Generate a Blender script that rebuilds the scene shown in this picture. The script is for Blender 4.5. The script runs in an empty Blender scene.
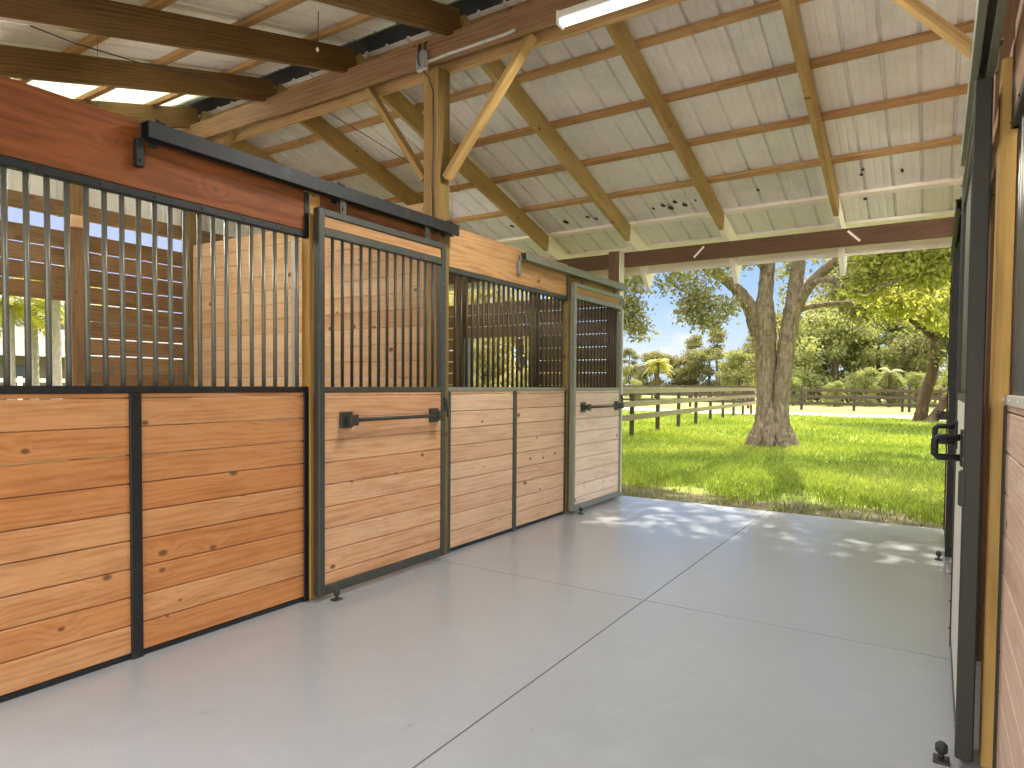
import bpy, bmesh, math, random
import numpy as np
from mathutils import Vector, Matrix

RNG = random.Random(11)
NP = np.random.default_rng(5)
S = bpy.context.scene
COL = S.collection
PI = math.pi

# ------------------------------------------------------------------ objects
WL = {}                                     # world location of every object, by name


def link(o, parent=None):
    COL.objects.link(o)
    if parent:
        o.parent = parent


def tag(o, label=None, cat=None, group=None, kind=None):
    if label: o['label'] = label
    if cat: o['category'] = cat
    if group: o['group'] = group
    if kind or cat: o['kind'] = kind or 'thing'
    return o


def empty(name, loc, label=None, cat=None, group=None):
    o = bpy.data.objects.new(name, None)
    o.empty_display_size = .1
    link(o)
    o.location = loc
    WL[o.name] = Vector(loc)
    return tag(o, label, cat, group)


def mesh_obj(name, V, F, mat, parent=None, attrs=None, smooth=None, fix=True, origin=None):
    V = np.asarray(V, dtype=np.float64)
    if parent is not None:
        org = WL[parent.name]
    elif origin is not None:
        org = Vector(origin)
    else:
        mn, mx = V.min(0), V.max(0)
        org = Vector(((mn[0] + mx[0]) / 2, (mn[1] + mx[1]) / 2, mn[2]))
    me = bpy.data.meshes.new(name)
    me.from_pydata((V - np.array(org)).tolist(), [], F)
    for an, (typ, data) in (attrs or {}).items():
        a = me.attributes.new(an, typ, 'POINT')
        a.data.foreach_set('vector' if typ == 'FLOAT_VECTOR' else 'value', np.asarray(data, dtype=np.float32).ravel())
    if fix:
        bm = bmesh.new(); bm.from_mesh(me)
        bmesh.ops.recalc_face_normals(bm, faces=bm.faces)
        bm.to_mesh(me); bm.free()
    if smooth is not None:
        me.polygons.foreach_set('use_smooth', smooth if not isinstance(smooth, bool) else [smooth] * len(me.polygons))
    if mat: me.materials.append(mat)
    o = bpy.data.objects.new(name, me)
    link(o, parent)
    if parent is None: o.location = org
    WL[o.name] = org.copy()
    return o


class MB:
    """collects solid shapes, then links them as one mesh object"""
    def __init__(s):
        s.V, s.F, s.G, s.D, s.S = [], [], [], [], []

    def add(s, verts, faces, gc, rnd, smooth=False):
        n = len(s.V)
        s.V += verts; s.G += gc; s.D += [rnd] * len(verts)
        s.F += [[i + n for i in f] for f in faces]
        s.S += [smooth] * len(faces)

    def cbox(s, M, hx, hy, hz, b=.003, rnd=None):
        b = min(b, hx * .45, hy * .45, hz * .45)
        loc, idx = [], {}
        for sx in (-1, 1):
            for sy in (-1, 1):
                for sz in (-1, 1):
                    for k in range(3):
                        p = [sx * (hx - (b if k != 0 else 0)), sy * (hy - (b if k != 1 else 0)), sz * (hz - (b if k != 2 else 0))]
                        idx[(sx, sy, sz, k)] = len(loc); loc.append(p)
        fs = []
        for t in (-1, 1):
            fs.append([idx[(t, a, c, 0)] for a, c in ((-1, -1), (1, -1), (1, 1), (-1, 1))])
            fs.append([idx[(a, t, c, 1)] for a, c in ((-1, -1), (1, -1), (1, 1), (-1, 1))])
            fs.append([idx[(a, c, t, 2)] for a, c in ((-1, -1), (1, -1), (1, 1), (-1, 1))])
        for a in (-1, 1):
            for c in (-1, 1):
                fs.append([idx[(-1, a, c, 1)], idx[(1, a, c, 1)], idx[(1, a, c, 2)], idx[(-1, a, c, 2)]])
                fs.append([idx[(a, -1, c, 0)], idx[(a, 1, c, 0)], idx[(a, 1, c, 2)], idx[(a, -1, c, 2)]])
                fs.append([idx[(a, c, -1, 0)], idx[(a, c, 1, 0)], idx[(a, c, 1, 1)], idx[(a, c, -1, 1)]])
        for a in (-1, 1):
            for c in (-1, 1):
                for d in (-1, 1):
                    fs.append([idx[(a, c, d, 0)], idx[(a, c, d, 1)], idx[(a, c, d, 2)]])
        r = RNG.random() if rnd is None else rnd
        ox, oy, oz = RNG.uniform(-40, 40), RNG.uniform(-40, 40), RNG.uniform(-40, 40)
        s.add([tuple(M @ Vector(p)) for p in loc], fs, [(p[0] + ox, p[1] + oy, p[2] + oz) for p in loc], r)

    def box(s, x0, x1, y0, y1, z0, z1, grain='y', b=.003, rnd=None):
        c = Vector(((x0 + x1) / 2, (y0 + y1) / 2, (z0 + z1) / 2))
        h = [abs(x1 - x0) / 2, abs(y1 - y0) / 2, abs(z1 - z0) / 2]
        ax = {'x': (0, 2, 1), 'y': (1, 2, 0), 'z': (2, 1, 0)}[grain]
        # the second local axis is the wide face so rings spread over it
        if grain in 'xy' and h[ax[1]] < h[ax[2]]: ax = (ax[0], ax[2], ax[1])
        if grain == 'z' and h[ax[1]] < h[ax[2]]: ax = (ax[0], ax[2], ax[1])
        M = Matrix.Identity(4)
        for j in range(3):
            for i in range(3): M[i][j] = 1.0 if i == ax[j] else 0.0
        M.translation = c
        s.cbox(M, h[ax[0]], h[ax[1]], h[ax[2]], b, rnd)
        return s

    def beam(s, p0, p1, w, h, up=(0, 0, 1), b=.003, rnd=None):
        """w = size across (local z), h = size along up (local y)"""
        p0, p1 = Vector(p0), Vector(p1)
        d = (p1 - p0); L = d.length; d.normalize()
        u = Vector(up); u = (u - d * u.dot(d)).normalized(); w_ = d.cross(u)
        M = Matrix(((d.x, u.x, w_.x, 0), (d.y, u.y, w_.y, 0), (d.z, u.z, w_.z, 0), (0, 0, 0, 1)))
        M.translation = (p0 + p1) / 2
        s.cbox(M, L / 2, h / 2, w / 2, b, rnd)
        return s

    def tube(s, pts, r, n=8, caps=True, rnd=None, flat=1.0):
        pts = [Vector(p) for p in pts]
        rs = r if isinstance(r, (list, tuple)) else [r] * len(pts)
        rn = RNG.random() if rnd is None else rnd
        off = RNG.uniform(-40, 40)
        t0 = (pts[1] - pts[0]).normalized()
        a = Vector((0, 0, 1)) if abs(t0.z) < .9 else Vector((1, 0, 0))
        u = (a - t0 * a.dot(t0)).normalized()
        V, G, F = [], [], []; L = 0
        for i, p in enumerate(pts):
            t = (pts[min(i + 1, len(pts) - 1)] - pts[max(i - 1, 0)]).normalized()
            u = (u - t * u.dot(t)).normalized(); v = t.cross(u)
            if i: L += (p - pts[i - 1]).length
            for k in range(n):
                an = 2 * PI * k / n
                V.append(tuple(p + (u * math.cos(an) + v * math.sin(an) * flat) * rs[i]))
                G.append((L + off, rs[i] * math.cos(an) + off, rs[i] * math.sin(an)))
        for i in range(len(pts) - 1):
            for k in range(n):
                F.append([i * n + k, i * n + (k + 1) % n, (i + 1) * n + (k + 1) % n, (i + 1) * n + k])
        m = len(F)
        if caps:
            F.append(list(range(n))[::-1]); F.append([(len(pts) - 1) * n + k for k in range(n)])
        base = len(s.S)
        s.add(V, F, G, rn, True)
        if caps: s.S[base + m] = False; s.S[base + m + 1] = False
        return s

    def cyl(s, p0, p1, r, n=10, rnd=None): return s.tube([p0, p1], r, n, True, rnd)

    def prism(s, poly, ext, rnd=None):
        """poly: 3-D outline, extruded by ext"""
        e = Vector(ext); P = [Vector(p) for p in poly]; n = len(P)
        V = [tuple(p) for p in P] + [tuple(p + e) for p in P]
        F = [list(range(n))[::-1], list(range(n, 2 * n))] + [[i, (i + 1) % n, n + (i + 1) % n, n + i] for i in range(n)]
        o = RNG.uniform(-40, 40)
        s.add(V, F, [(v[1] + o, v[2] + o, v[0]) for v in V], RNG.random() if rnd is None else rnd)
        return s

    def ball(s, c, r, sq=(1, 1, 1), nu=10, nv=7):
        V, F, G = [], [], []
        c = Vector(c)
        for j in range(nv + 1):
            th = PI * j / nv
            for i in range(nu):
                ph = 2 * PI * i / nu
                d = Vector((math.sin(th) * math.cos(ph) * sq[0], math.sin(th) * math.sin(ph) * sq[1], math.cos(th) * sq[2])) * r
                V.append(tuple(c + d)); G.append(tuple(d))
        for j in range(nv):
            for i in range(nu):
                F.append([j * nu + i, j * nu + (i + 1) % nu, (j + 1) * nu + (i + 1) % nu, (j + 1) * nu + i])
        s.add(V, F, G, RNG.random(), True)
        return s

    def build(s, name, mat, parent=None, label=None, cat=None, group=None, kind=None, origin=None):
        o = mesh_obj(name, s.V, s.F, mat, parent,
                     {'gc': ('FLOAT_VECTOR', s.G), 'rnd': ('FLOAT', s.D)}, s.S, True, origin)
        return tag(o, label, cat, group, kind)


# ------------------------------------------------------------------ materials
def mat_new(name):
    m = bpy.data.materials.new(name); m.use_nodes = True
    nt = m.node_tree; nt.nodes.clear()
    return m, nt


class NT:
    def __init__(s, nt): s.nt = nt

    def n(s, typ, props=None, **inp):
        nd = s.nt.nodes.new(typ)
        for k, v in (props or {}).items(): setattr(nd, k, v)
        for k, v in inp.items():
            key = int(k[1:]) if k[0] == '_' and k[1:].isdigit() else k.replace('_', ' ')
            s.set(nd.inputs[key], v)
        return nd

    def set(s, sock, v):
        if isinstance(v, bpy.types.NodeSocket): s.nt.links.new(v, sock)
        elif isinstance(v, bpy.types.Node): s.nt.links.new(v.outputs[0], sock)
        else:
            if sock.type == 'RGBA' and len(v) == 3: v = (*v, 1)
            sock.default_value = v

    def math(s, op, a, b=0.0, c=None):
        nd = s.nt.nodes.new('ShaderNodeMath'); nd.operation = op
        s.set(nd.inputs[0], a); s.set(nd.inputs[1], b)
        if c is not None: s.set(nd.inputs[2], c)
        return nd.outputs[0]

    def mix(s, f, a, b, mode='MIX'):
        nd = s.nt.nodes.new('ShaderNodeMix'); nd.data_type = 'RGBA'; nd.blend_type = mode
        s.set(nd.inputs[0], f); s.set(nd.inputs[6], a); s.set(nd.inputs[7], b)
        return nd.outputs[2]

    def ss(s, x, lo, hi):
        nd = s.nt.nodes.new('ShaderNodeMapRange'); nd.interpolation_type = 'SMOOTHSTEP'
        s.set(nd.inputs[0], x); nd.inputs[1].default_value = lo; nd.inputs[2].default_value = hi
        return nd.outputs[0]

    def vmul(s, v, sc):
        nd = s.nt.nodes.new('ShaderNodeVectorMath'); nd.operation = 'MULTIPLY'
        s.set(nd.inputs[0], v); nd.inputs[1].default_value = sc
        return nd.outputs[0]

    def noise(s, v, scale=1.0, detail=3.0, rough=.5, dist=0.0):
        nd = s.n('ShaderNodeTexNoise', None, Scale=scale, Detail=detail, Roughness=rough, Distortion=dist)
        if v is not None: s.set(nd.inputs['Vector'], v)
        return nd.outputs[0]

    def attr(s, name): return s.n('ShaderNodeAttribute', {'attribute_name': name})

    def out(s, sh):
        o = s.nt.nodes.new('ShaderNodeOutputMaterial'); s.nt.links.new(sh, o.inputs[0])


def wood(name, light, dark, knot=(.12, .05, .02), density=.12, rings=26.0, contrast=.75, var=.28, rough=.6,
         worn=None, worn_amt=0.0, spec=.3):
    m, nt = mat_new(name); t = NT(nt)
    g = t.attr('gc').outputs['Vector']; r = t.attr('rnd').outputs['Fac']
    sep = t.n('ShaderNodeSeparateXYZ', None, Vector=g)
    vor = t.n('ShaderNodeTexVoronoi', {'feature': 'F1', 'voronoi_dimensions': '2D'}, Vector=t.vmul(g, (4.2, 6.5, 0)), Scale=1.0, Randomness=1.0)
    gate = t.math('GREATER_THAN', t.n('ShaderNodeSeparateColor', None, Color=vor.outputs['Color']).outputs[0], 1 - density)
    d = vor.outputs['Distance']
    near = t.math('MULTIPLY', gate, t.math('SUBTRACT', 1.0, t.ss(d, 0.0, .55)))
    n1 = t.noise(t.vmul(g, (.75, 5.0, 5.0)), 1.0, 2.0, .5)
    ph = t.math('ADD', t.math('MULTIPLY', sep.outputs[1], rings * 11), t.math('MULTIPLY', n1, 34.0))
    ph = t.math('ADD', ph, t.math('MULTIPLY', near, 9.0))
    ring = t.math('MULTIPLY_ADD', t.math('SINE', ph), .5, .5)
    ring = t.math('POWER', ring, 1.6)
    fib = t.noise(t.vmul(g, (2.2, 48.0, 48.0)), 1.0, 4.0, .65)
    blot = t.noise(t.vmul(g, (2.6, 11.0, 11.0)), 1.0, 4.0, .6)
    f = t.math('ADD', .22, t.math('MULTIPLY', t.math('SUBTRACT', ring, .4), contrast * .55))
    f = t.math('ADD', f, t.math('MULTIPLY', t.math('SUBTRACT', fib, .5), 1.3))
    f = t.math('ADD', f, t.math('MULTIPLY', t.math('SUBTRACT', blot, .5), 1.7))
    nd = t.n('ShaderNodeClamp', None, Value=f)
    c = t.mix(nd.outputs[0], light, dark)
    if worn:
        w = t.noise(t.vmul(g, (4.5, 24.0, 24.0)), 1.0, 5.0, .65)
        wf = t.math('MULTIPLY', t.ss(t.math('ADD', w, t.math('MULTIPLY', t.math('SUBTRACT', r, .5), .08)), .46, .74), worn_amt)
        c = t.mix(wf, c, worn)
    hsv = t.n('ShaderNodeHueSaturation', None, Color=c, Hue=t.math('MULTIPLY_ADD', r, .008, .496),
              Saturation=t.math('MULTIPLY_ADD', r, -.08, 1.04), Value=t.math('MULTIPLY_ADD', r, var, 1 - var / 2))
    c = hsv.outputs[0]
    d = t.math('DIVIDE', d, t.math('MULTIPLY_ADD', t.n('ShaderNodeSeparateColor', None, Color=vor.outputs['Color']).outputs[1], 1.1, .45))
    halo = t.math('MULTIPLY', gate, t.math('SUBTRACT', 1.0, t.ss(d, .12, .26)))
    c = t.mix(t.math('MULTIPLY', halo, .4), c, light)
    km = t.math('MULTIPLY', gate, t.math('SUBTRACT', 1.0, t.ss(d, .04, .11)))
    c = t.mix(t.math('MULTIPLY', km, .85), c, knot)
    bump = t.n('ShaderNodeBump', None, Strength=.25, Distance=.004, Height=t.math('ADD', t.math('MULTIPLY', ring, .4), fib))
    b = t.n('ShaderNodeBsdfPrincipled', None, Base_Color=c, Roughness=t.math('MULTIPLY_ADD', fib, .25, rough - .12), Normal=bump.outputs[0])
    b.inputs['Specular IOR Level'].default_value = spec
    t.out(b.outputs[0])
    return m


def plain(name, col, rough=.5, metal=0.0, var=.15, scale=9.0, spec=.5, dirt=None, dirt_amt=.5):
    m, nt = mat_new(name); t = NT(nt)
    co = t.n('ShaderNodeTexCoord').outputs['Object']
    n = t.noise(co, scale, 4.0, .6)
    c = t.mix(n, tuple(x * (1 - var) for x in col), tuple(min(1, x * (1 + var)) for x in col))
    if dirt:
        n2 = t.noise(co, scale * .6, 6.0, .7)
        c = t.mix(t.math('MULTIPLY', t.ss(n2, .52, .7), dirt_amt), c, dirt)
    b = t.n('ShaderNodeBsdfPrincipled', None, Base_Color=c, Metallic=metal, Roughness=t.math('MULTIPLY_ADD', n, .2, rough - .1))
    b.inputs['Specular IOR Level'].default_value = spec
    t.out(b.outputs[0])
    return m


M = {}
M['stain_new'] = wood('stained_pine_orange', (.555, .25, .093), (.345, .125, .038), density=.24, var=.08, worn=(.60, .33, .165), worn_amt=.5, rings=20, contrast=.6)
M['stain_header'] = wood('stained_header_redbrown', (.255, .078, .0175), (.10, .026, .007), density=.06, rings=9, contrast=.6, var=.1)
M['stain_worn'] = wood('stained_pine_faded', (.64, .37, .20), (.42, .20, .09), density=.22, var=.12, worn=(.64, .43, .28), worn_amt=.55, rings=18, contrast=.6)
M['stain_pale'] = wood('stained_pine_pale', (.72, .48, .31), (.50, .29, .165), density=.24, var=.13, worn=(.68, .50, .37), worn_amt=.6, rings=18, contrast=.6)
M['stain_bleached_lit'] = wood('bleached_lit_pine_boards', (.85, .68, .53), (.63, .44, .31), density=.12, var=.10, worn=(.84, .70, .57), worn_amt=.6, rings=18, contrast=.5)  # weathered paler, and lightened further in place of light from outside
M['stain_pink'] = wood('stained_pine_pinkish', (.60, .42, .33), (.42, .26, .18), density=.05, worn=(.64, .50, .43), worn_amt=.7, contrast=.5, var=.12)
M['pine'] = wood('raw_pine_boards', (.70, .45, .25), (.50, .27, .12), density=.22, contrast=.5, var=.16)
M['pine_tan'] = wood('tan_header_board', (.48, .265, .115), (.29, .145, .058), density=.08, rings=14)
M['post_yellow'] = wood('yellow_treated_post', (.58, .35, .10), (.38, .20, .045), density=.03, rings=30)
M['post_olive'] = wood('olive_treated_wood', (.24, .165, .055), (.13, .085, .025), density=.10, rings=24)
M['brace'] = wood('pale_brace_wood', (.46, .29, .11), (.27, .16, .05), density=.06, rings=24)
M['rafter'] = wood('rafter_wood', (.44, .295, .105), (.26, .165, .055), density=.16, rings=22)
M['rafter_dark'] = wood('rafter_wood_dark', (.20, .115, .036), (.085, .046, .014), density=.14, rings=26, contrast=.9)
M['purlin'] = wood('purlin_wood', (.52, .32, .14), (.30, .165, .065), density=.08, rings=22)
M['beam'] = wood('ridge_beam_wood', (.36, .215, .115), (.20, .105, .052), density=.05, rings=20, contrast=.8)
M['eave'] = wood('eave_beam_wood', (.155, .085, .043), (.09, .048, .024), density=.05, rings=18, contrast=.6)
M['rough'] = wood('rough_brown_boards', (.26, .155, .068), (.11, .06, .024), density=.12, rings=22, contrast=.7)
M['fence_tan'] = wood('weathered_fence_tan', (.30, .25, .15), (.19, .155, .085), density=.05)
M['fence_dark'] = wood('weathered_fence_dark', (.075, .052, .038), (.045, .032, .022), density=.03)
M['cream'] = plain('cream_trim_paint', (.92, .87, .72), .6, var=.06)
M['white_post'] = plain('white_post_paint', (.78, .76, .68), .55, var=.08, dirt=(.5, .45, .35), dirt_amt=.4)
M['black_steel'] = plain('black_painted_steel', (.014, .0145, .015), .5, .0, .3, 14, dirt=(.05, .047, .04), dirt_amt=.5, spec=.35)
M['grey_steel'] = plain('grey_green_steel', (.052, .056, .046), .45, .1, .2, 12, dirt=(.11, .105, .08), dirt_amt=.5)
M['pale_steel'] = plain('pale_galvanised_steel', (.24, .25, .20), .42, .3, .15, 12, dirt=(.2, .19, .14), dirt_amt=.5)
M['dark_steel'] = plain('dark_grey_steel', (.044, .042, .032), .5, .1, .2, 12)
M['bar'] = plain('steel_tube', (.20, .195, .16), .36, .5, .15, 20)
M['bar_dark'] = plain('dark_steel_tube', (.055, .052, .04), .42, .3, .2, 20)
M['galv'] = plain('galvanised_zinc', (.62, .60, .55), .5, .2, .1, 20, dirt=(.35, .32, .27), dirt_amt=.4)
M['white_plastic'] = plain('white_plastic', (.85, .85, .80), .35, var=.04)
M['grey_plastic'] = plain('grey_plastic', (.30, .31, .31), .45, var=.1)
M['cable'] = plain('black_cable', (.035, .03, .028), .5)
M['rubber'] = plain('black_rubber', (.03, .03, .03), .7)
M['mud'] = plain('dry_mud', (.05, .035, .025), .9)


def roof_mat():
    m, nt = mat_new('galvalume_sheet'); t = NT(nt)
    co = t.n('ShaderNodeTexCoord').outputs['Object']
    v = t.n('ShaderNodeTexVoronoi', {'feature': 'F1'}, Vector=co, Scale=38.0)
    sp = t.n('ShaderNodeSeparateColor', None, Color=v.outputs['Color']).outputs[0]
    n = t.noise(co, 1.6, 5, .6)
    st = t.noise(t.vmul(co, (26.0, 1.2, 1.2)), 1.0, 4, .6)
    c = t.mix(t.math('MULTIPLY', sp, .5), (.82, .80, .76), (.74, .72, .68))
    c = t.mix(t.math('MULTIPLY', t.ss(n, .45, .75), .45), c, (.46, .44, .41))
    c = t.mix(t.math('MULTIPLY', t.ss(st, .56, .75), .16), c, (.46, .43, .40))
    b = t.n('ShaderNodeBsdfPrincipled', None, Base_Color=c, Metallic=.05, Roughness=.5)
    t.out(b.outputs[0]); return m


M['roof'] = roof_mat()


def skylight_mat():
    m, nt = mat_new('translucent_fibreglass'); t = NT(nt)
    d = t.n('ShaderNodeBsdfDiffuse', None, Color=(.8, .82, .75))
    tr = t.n('ShaderNodeBsdfTranslucent', None, Color=(.85, .88, .78))
    mx = t.n('ShaderNodeMixShader', None, _0=.6, _1=d.outputs[0], _2=tr.outputs[0])
    t.out(mx.outputs[0]); return m


M['skylight'] = skylight_mat()


def concrete_mat():
    m, nt = mat_new('grey_painted_concrete'); t = NT(nt)
    co = t.n('ShaderNodeTexCoord').outputs['Object']
    n = t.noise(co, .9, 6, .6)
    n2 = t.noise(co, 6.0, 6, .65)
    n3 = t.noise(t.vmul(co, (1.6, 1.0, 1.0)), 3.2, 7, .72, .6)
    c = t.mix(n, (.29, .305, .33), (.35, .367, .392))
    c = t.mix(t.math('MULTIPLY', t.ss(n2, .48, .7), .5), c, (.37, .39, .42))
    c = t.mix(t.math('MULTIPLY', t.ss(n3, .64, .72), .4), c, (.17, .17, .17))
    nf = t.noise(co, 60.0, 3, .6)
    bump = t.n('ShaderNodeBump', None, Strength=.2, Distance=.012, Height=t.math('ADD', n2, t.math('MULTIPLY', nf, .25)))
    b = t.n('ShaderNodeBsdfPrincipled', None, Base_Color=c, Roughness=t.math('MULTIPLY_ADD', n2, .22, .22), Normal=bump.outputs[0])
    b.inputs['Specular IOR Level'].default_value = .6
    b.inputs['Coat Weight'].default_value = .45; b.inputs['Coat Roughness'].default_value = .22
    t.out(b.outputs[0]); return m


M['concrete'] = concrete_mat()
M['joint'] = plain('dark_joint_filler', (.10, .10, .10), .9)


def ground_mat():
    m, nt = mat_new('lawn_ground'); t = NT(nt)
    co = t.n('ShaderNodeTexCoord').outputs['Object']
    sep = t.n('ShaderNodeSeparateXYZ', None, Vector=co)
    y = sep.outputs[1]; x = sep.outputs[0]
    n = t.noise(co, .35, 5, .6); n2 = t.noise(co, 7.0, 5, .7); n3 = t.noise(co, 1.3, 5, .65)
    g = t.mix(n, (.20, .25, .045), (.32, .36, .08))
    g = t.mix(t.math('MULTIPLY', t.ss(n2, .45, .8), .5), g, (.09, .15, .02))
    g = t.mix(t.math('MULTIPLY', t.ss(n3, .58, .75), .35), g, (.33, .34, .11))
    dirt = t.mix(n2, (.075, .055, .036), (.17, .135, .098))
    # bare earth strip beside the slab
    e = t.math('ADD', y, t.math('MULTIPLY', t.math('SUBTRACT', n3, .5), 1.3))
    strip = t.math('MULTIPLY', t.math('SUBTRACT', 1.0, t.ss(e, 8.25, 8.7)), t.ss(y, 6.0, 6.5))
    c = t.mix(t.math('MULTIPLY', strip, .9), g, dirt)
    # sandy drive
    w = t.math('ADD', y, t.math('MULTIPLY', t.math('SUBTRACT', n3, .5), 1.5))
    dr = t.math('MULTIPLY', t.ss(w, 33.5, 34.8), t.math('SUBTRACT', 1.0, t.ss(w, 38.6, 39.6)))
    c = t.mix(dr, c, t.mix(n2, (.42, .34, .26), (.52, .44, .35)))
    # dry pasture further off
    far = t.ss(y, 39.0, 42.0)
    c = t.mix(t.math('MULTIPLY', far, .65), c, t.mix(n, (.21, .23, .07), (.28, .27, .10)))
    # unseen pale gravel behind the barn, added to bounce light inside
    back = t.math('SUBTRACT', 1.0, t.ss(y, -2.5, -1.2))
    c = t.mix(back, c, t.mix(n2, (.36, .34, .31), (.46, .44, .41)))
    bump = t.n('ShaderNodeBump', None, Strength=.5, Distance=.05, Height=n2)
    b = t.n('ShaderNodeBsdfPrincipled', None, Base_Color=c, Roughness=.9, Normal=bump.outputs[0])
    b.inputs['Specular IOR Level'].default_value = .15
    t.out(b.outputs[0]); return m


M['ground'] = ground_mat()


def leaf_mat(name, a, b_, c_, trans=.45, tcol=1.5):
    m, nt = mat_new(name); t = NT(nt)
    r = t.attr('rnd').outputs['Fac']
    cr = t.n('ShaderNodeValToRGB', None, Fac=r)
    e = cr.color_ramp.elements
    e[0].color = (*a, 1); e[1].color = (*c_, 1)
    k = cr.color_ramp.elements.new(.5); k.color = (*b_, 1)
    d = t.n('ShaderNodeBsdfPrincipled', None, Base_Color=cr.outputs[0], Roughness=.55)
    d.inputs['Specular IOR Level'].default_value = .3
    tc = t.mix(1.0, cr.outputs[0], (tcol, tcol * .95, tcol * .45), 'MULTIPLY')
    tr = t.n('ShaderNodeBsdfTranslucent', None, Color=tc)
    mx = t.n('ShaderNodeMixShader', None, _0=trans, _1=d.outputs[0], _2=tr.outputs[0])
    t.out(mx.outputs[0]); return m


M['leaf_oak'] = leaf_mat('oak_leaves', (.15, .16, .085), (.27, .275, .145), (.46, .45, .27))
M['leaf_bright'] = leaf_mat('sun_tinted_oak_leaves', (.16, .18, .048), (.36, .38, .11), (.60, .58, .25), .55, 1.25)  # lighter copy of the oak leaves with sunlight put into the colour
M['leaf_olive'] = leaf_mat('olive_tree_leaves', (.095, .10, .048), (.18, .178, .085), (.29, .27, .145))
M['leaf_mid'] = leaf_mat('green_tree_leaves', (.15, .18, .075), (.27, .29, .125), (.41, .41, .215))
M['leaf_palm'] = leaf_mat('palm_fronds', (.22, .26, .05), (.36, .36, .07), (.50, .46, .12))
M['leaf_mix'] = leaf_mat('mixed_shrub_leaves', (.20, .24, .10), (.48, .46, .26), (.56, .36, .24))
M['grass'] = leaf_mat('grass_blades', (.13, .20, .03), (.25, .33, .05), (.42, .44, .11), .38, 1.25)
M['weed'] = leaf_mat('dry_weed_blades', (.09, .12, .025), (.17, .20, .05), (.28, .27, .10), .35, 1.2)


def bark_mat(name, a, b_, sc=1.0):
    m, nt = mat_new(name); t = NT(nt)
    co = t.n('ShaderNodeTexCoord').outputs['Object']
    n = t.ss(t.noise(t.vmul(co, (15 * sc, 15 * sc, 4.5 * sc)), 1.0, 7, .7, .6), .32, .68)
    h = t.noise(t.vmul(co, (2.0 * sc, 2.0 * sc, 16 * sc)), 1.0, 4, .6)
    n0 = t.noise(co, 1.4 * sc, 4, .6)
    c = t.mix(n, a, b_)
    c = t.mix(t.math('MULTIPLY', t.ss(h, .55, .7), .22), c, tuple(x * .6 for x in a))
    c = t.mix(t.math('MULTIPLY', t.ss(n0, .5, .75), .4), c, (.30, .275, .22))
    bump = t.n('ShaderNodeBump', None, Strength=.6, Distance=.04, Height=t.math('ADD', n, t.math('MULTIPLY', h, .5)))
    b = t.n('ShaderNodeBsdfPrincipled', None, Base_Color=c, Roughness=.9, Normal=bump.outputs[0])
    b.inputs['Specular IOR Level'].default_value = .15
    t.out(b.outputs[0]); return m


M['bark'] = bark_mat('oak_bark', (.125, .095, .066), (.36, .285, .205))
M['bark_far'] = bark_mat('far_tree_bark', (.06, .04, .025), (.15, .10, .062), .6)
M['bark_pale'] = bark_mat('pale_palm_trunk', (.30, .26, .22), (.42, .38, .33), .8)
M['house_roof'] = plain('grey_shingle_roof', (.16, .155, .155), .8, var=.1)
M['house_wall'] = plain('pale_grey_siding', (.24, .25, .28), .7, var=.06)
M['house_dark'] = plain('brown_house_wall', (.12, .095, .075), .7, var=.1)
M['glass'] = plain('dark_window_glass', (.05, .055, .06), .1, var=.1)


def emit_mat(name, col, strength):
    m, nt = mat_new(name); t = NT(nt)
    e = t.n('ShaderNodeEmission', None, Color=(*col, 1), Strength=strength)
    t.out(e.outputs[0]); return m


M['tube'] = emit_mat('lit_fluorescent_tube', (1.0, .95, .84), 1.2)

M['fill_tube_lit'] = emit_mat('bright_fill_tube', (1.0, .97, .92), 180)  # tubes of the unseen lights added over the stalls
M['fill_tube_low'] = emit_mat('faint_fill_tube', (1.0, .96, .90), 16)
M['fill_tube_dim'] = emit_mat('dimmer_fill_tube', (1.0, .96, .90), 42)

# ------------------------------------------------------------------ key dimensions (metres; camera above the origin)
XL, XR = -3.13, .19             # faces of the left and right stall fronts
YR, ZR, SL = 3.89, 3.83, .28    # ridge line: y, rafter underside height, slope
BK = -6.45                      # outer wall behind the left stalls
BKR = 3.51


def zb(y): return ZR - SL * abs(y - YR)


# ------------------------------------------------------------------ floor and ground
f = MB()
g = .0038
xs = [(-6.6, XL - .16), (XL - .16 + g, -1.46 - g), (-1.46 + g, XR + .16), (XR + .16 + g, 3.7)]
ys = [(-.9, 3.77 - g), (3.77 + g, 7.25)]
for a, b in xs:
    for c, d in ys:
        f.box(a, b, c, d, -.14, 0, b=.0004)
floor = f.build('floor', M['concrete'], kind='structure', label='smooth grey painted concrete aisle floor with thin joints', origin=(0, 0, 0))
MB().box(-6.58, 3.68, -.88, 7.23, -.15, -.0025).build('floor_joint', M['joint'], floor, 'dark joint between the slabs')

NG = 60
gx = np.concatenate([np.linspace(-160, -22, 14), np.linspace(-20, 12, 50), np.linspace(15, 120, 12)])
gy = np.concatenate([np.linspace(-70, -4, 12), np.linspace(-2, 46, 60), np.linspace(50, 190, 14)])
XX, YY = np.meshgrid(gx, gy)
ZZ = -.075 + .03 * np.sin(XX * .7 + 1.3) * np.sin(YY * .5) + .02 * np.sin(XX * 1.9 + YY * 1.1)
fade = np.clip((np.abs(YY - 3.2) - 4.0) / 1.5, 0, 1)
ZZ = -.085 + (ZZ + .085) * fade
V = np.stack([XX.ravel(), YY.ravel(), ZZ.ravel()], 1)
nx, ny = len(gx), len(gy)
F = [[j * nx + i, j * nx + i + 1, (j + 1) * nx + i + 1, (j + 1) * nx + i] for j in range(ny - 1) for i in range(nx - 1)]
lawn = mesh_obj('ground', V, F, M['ground'], None, None, True, False, (0, 0, 0))
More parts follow.
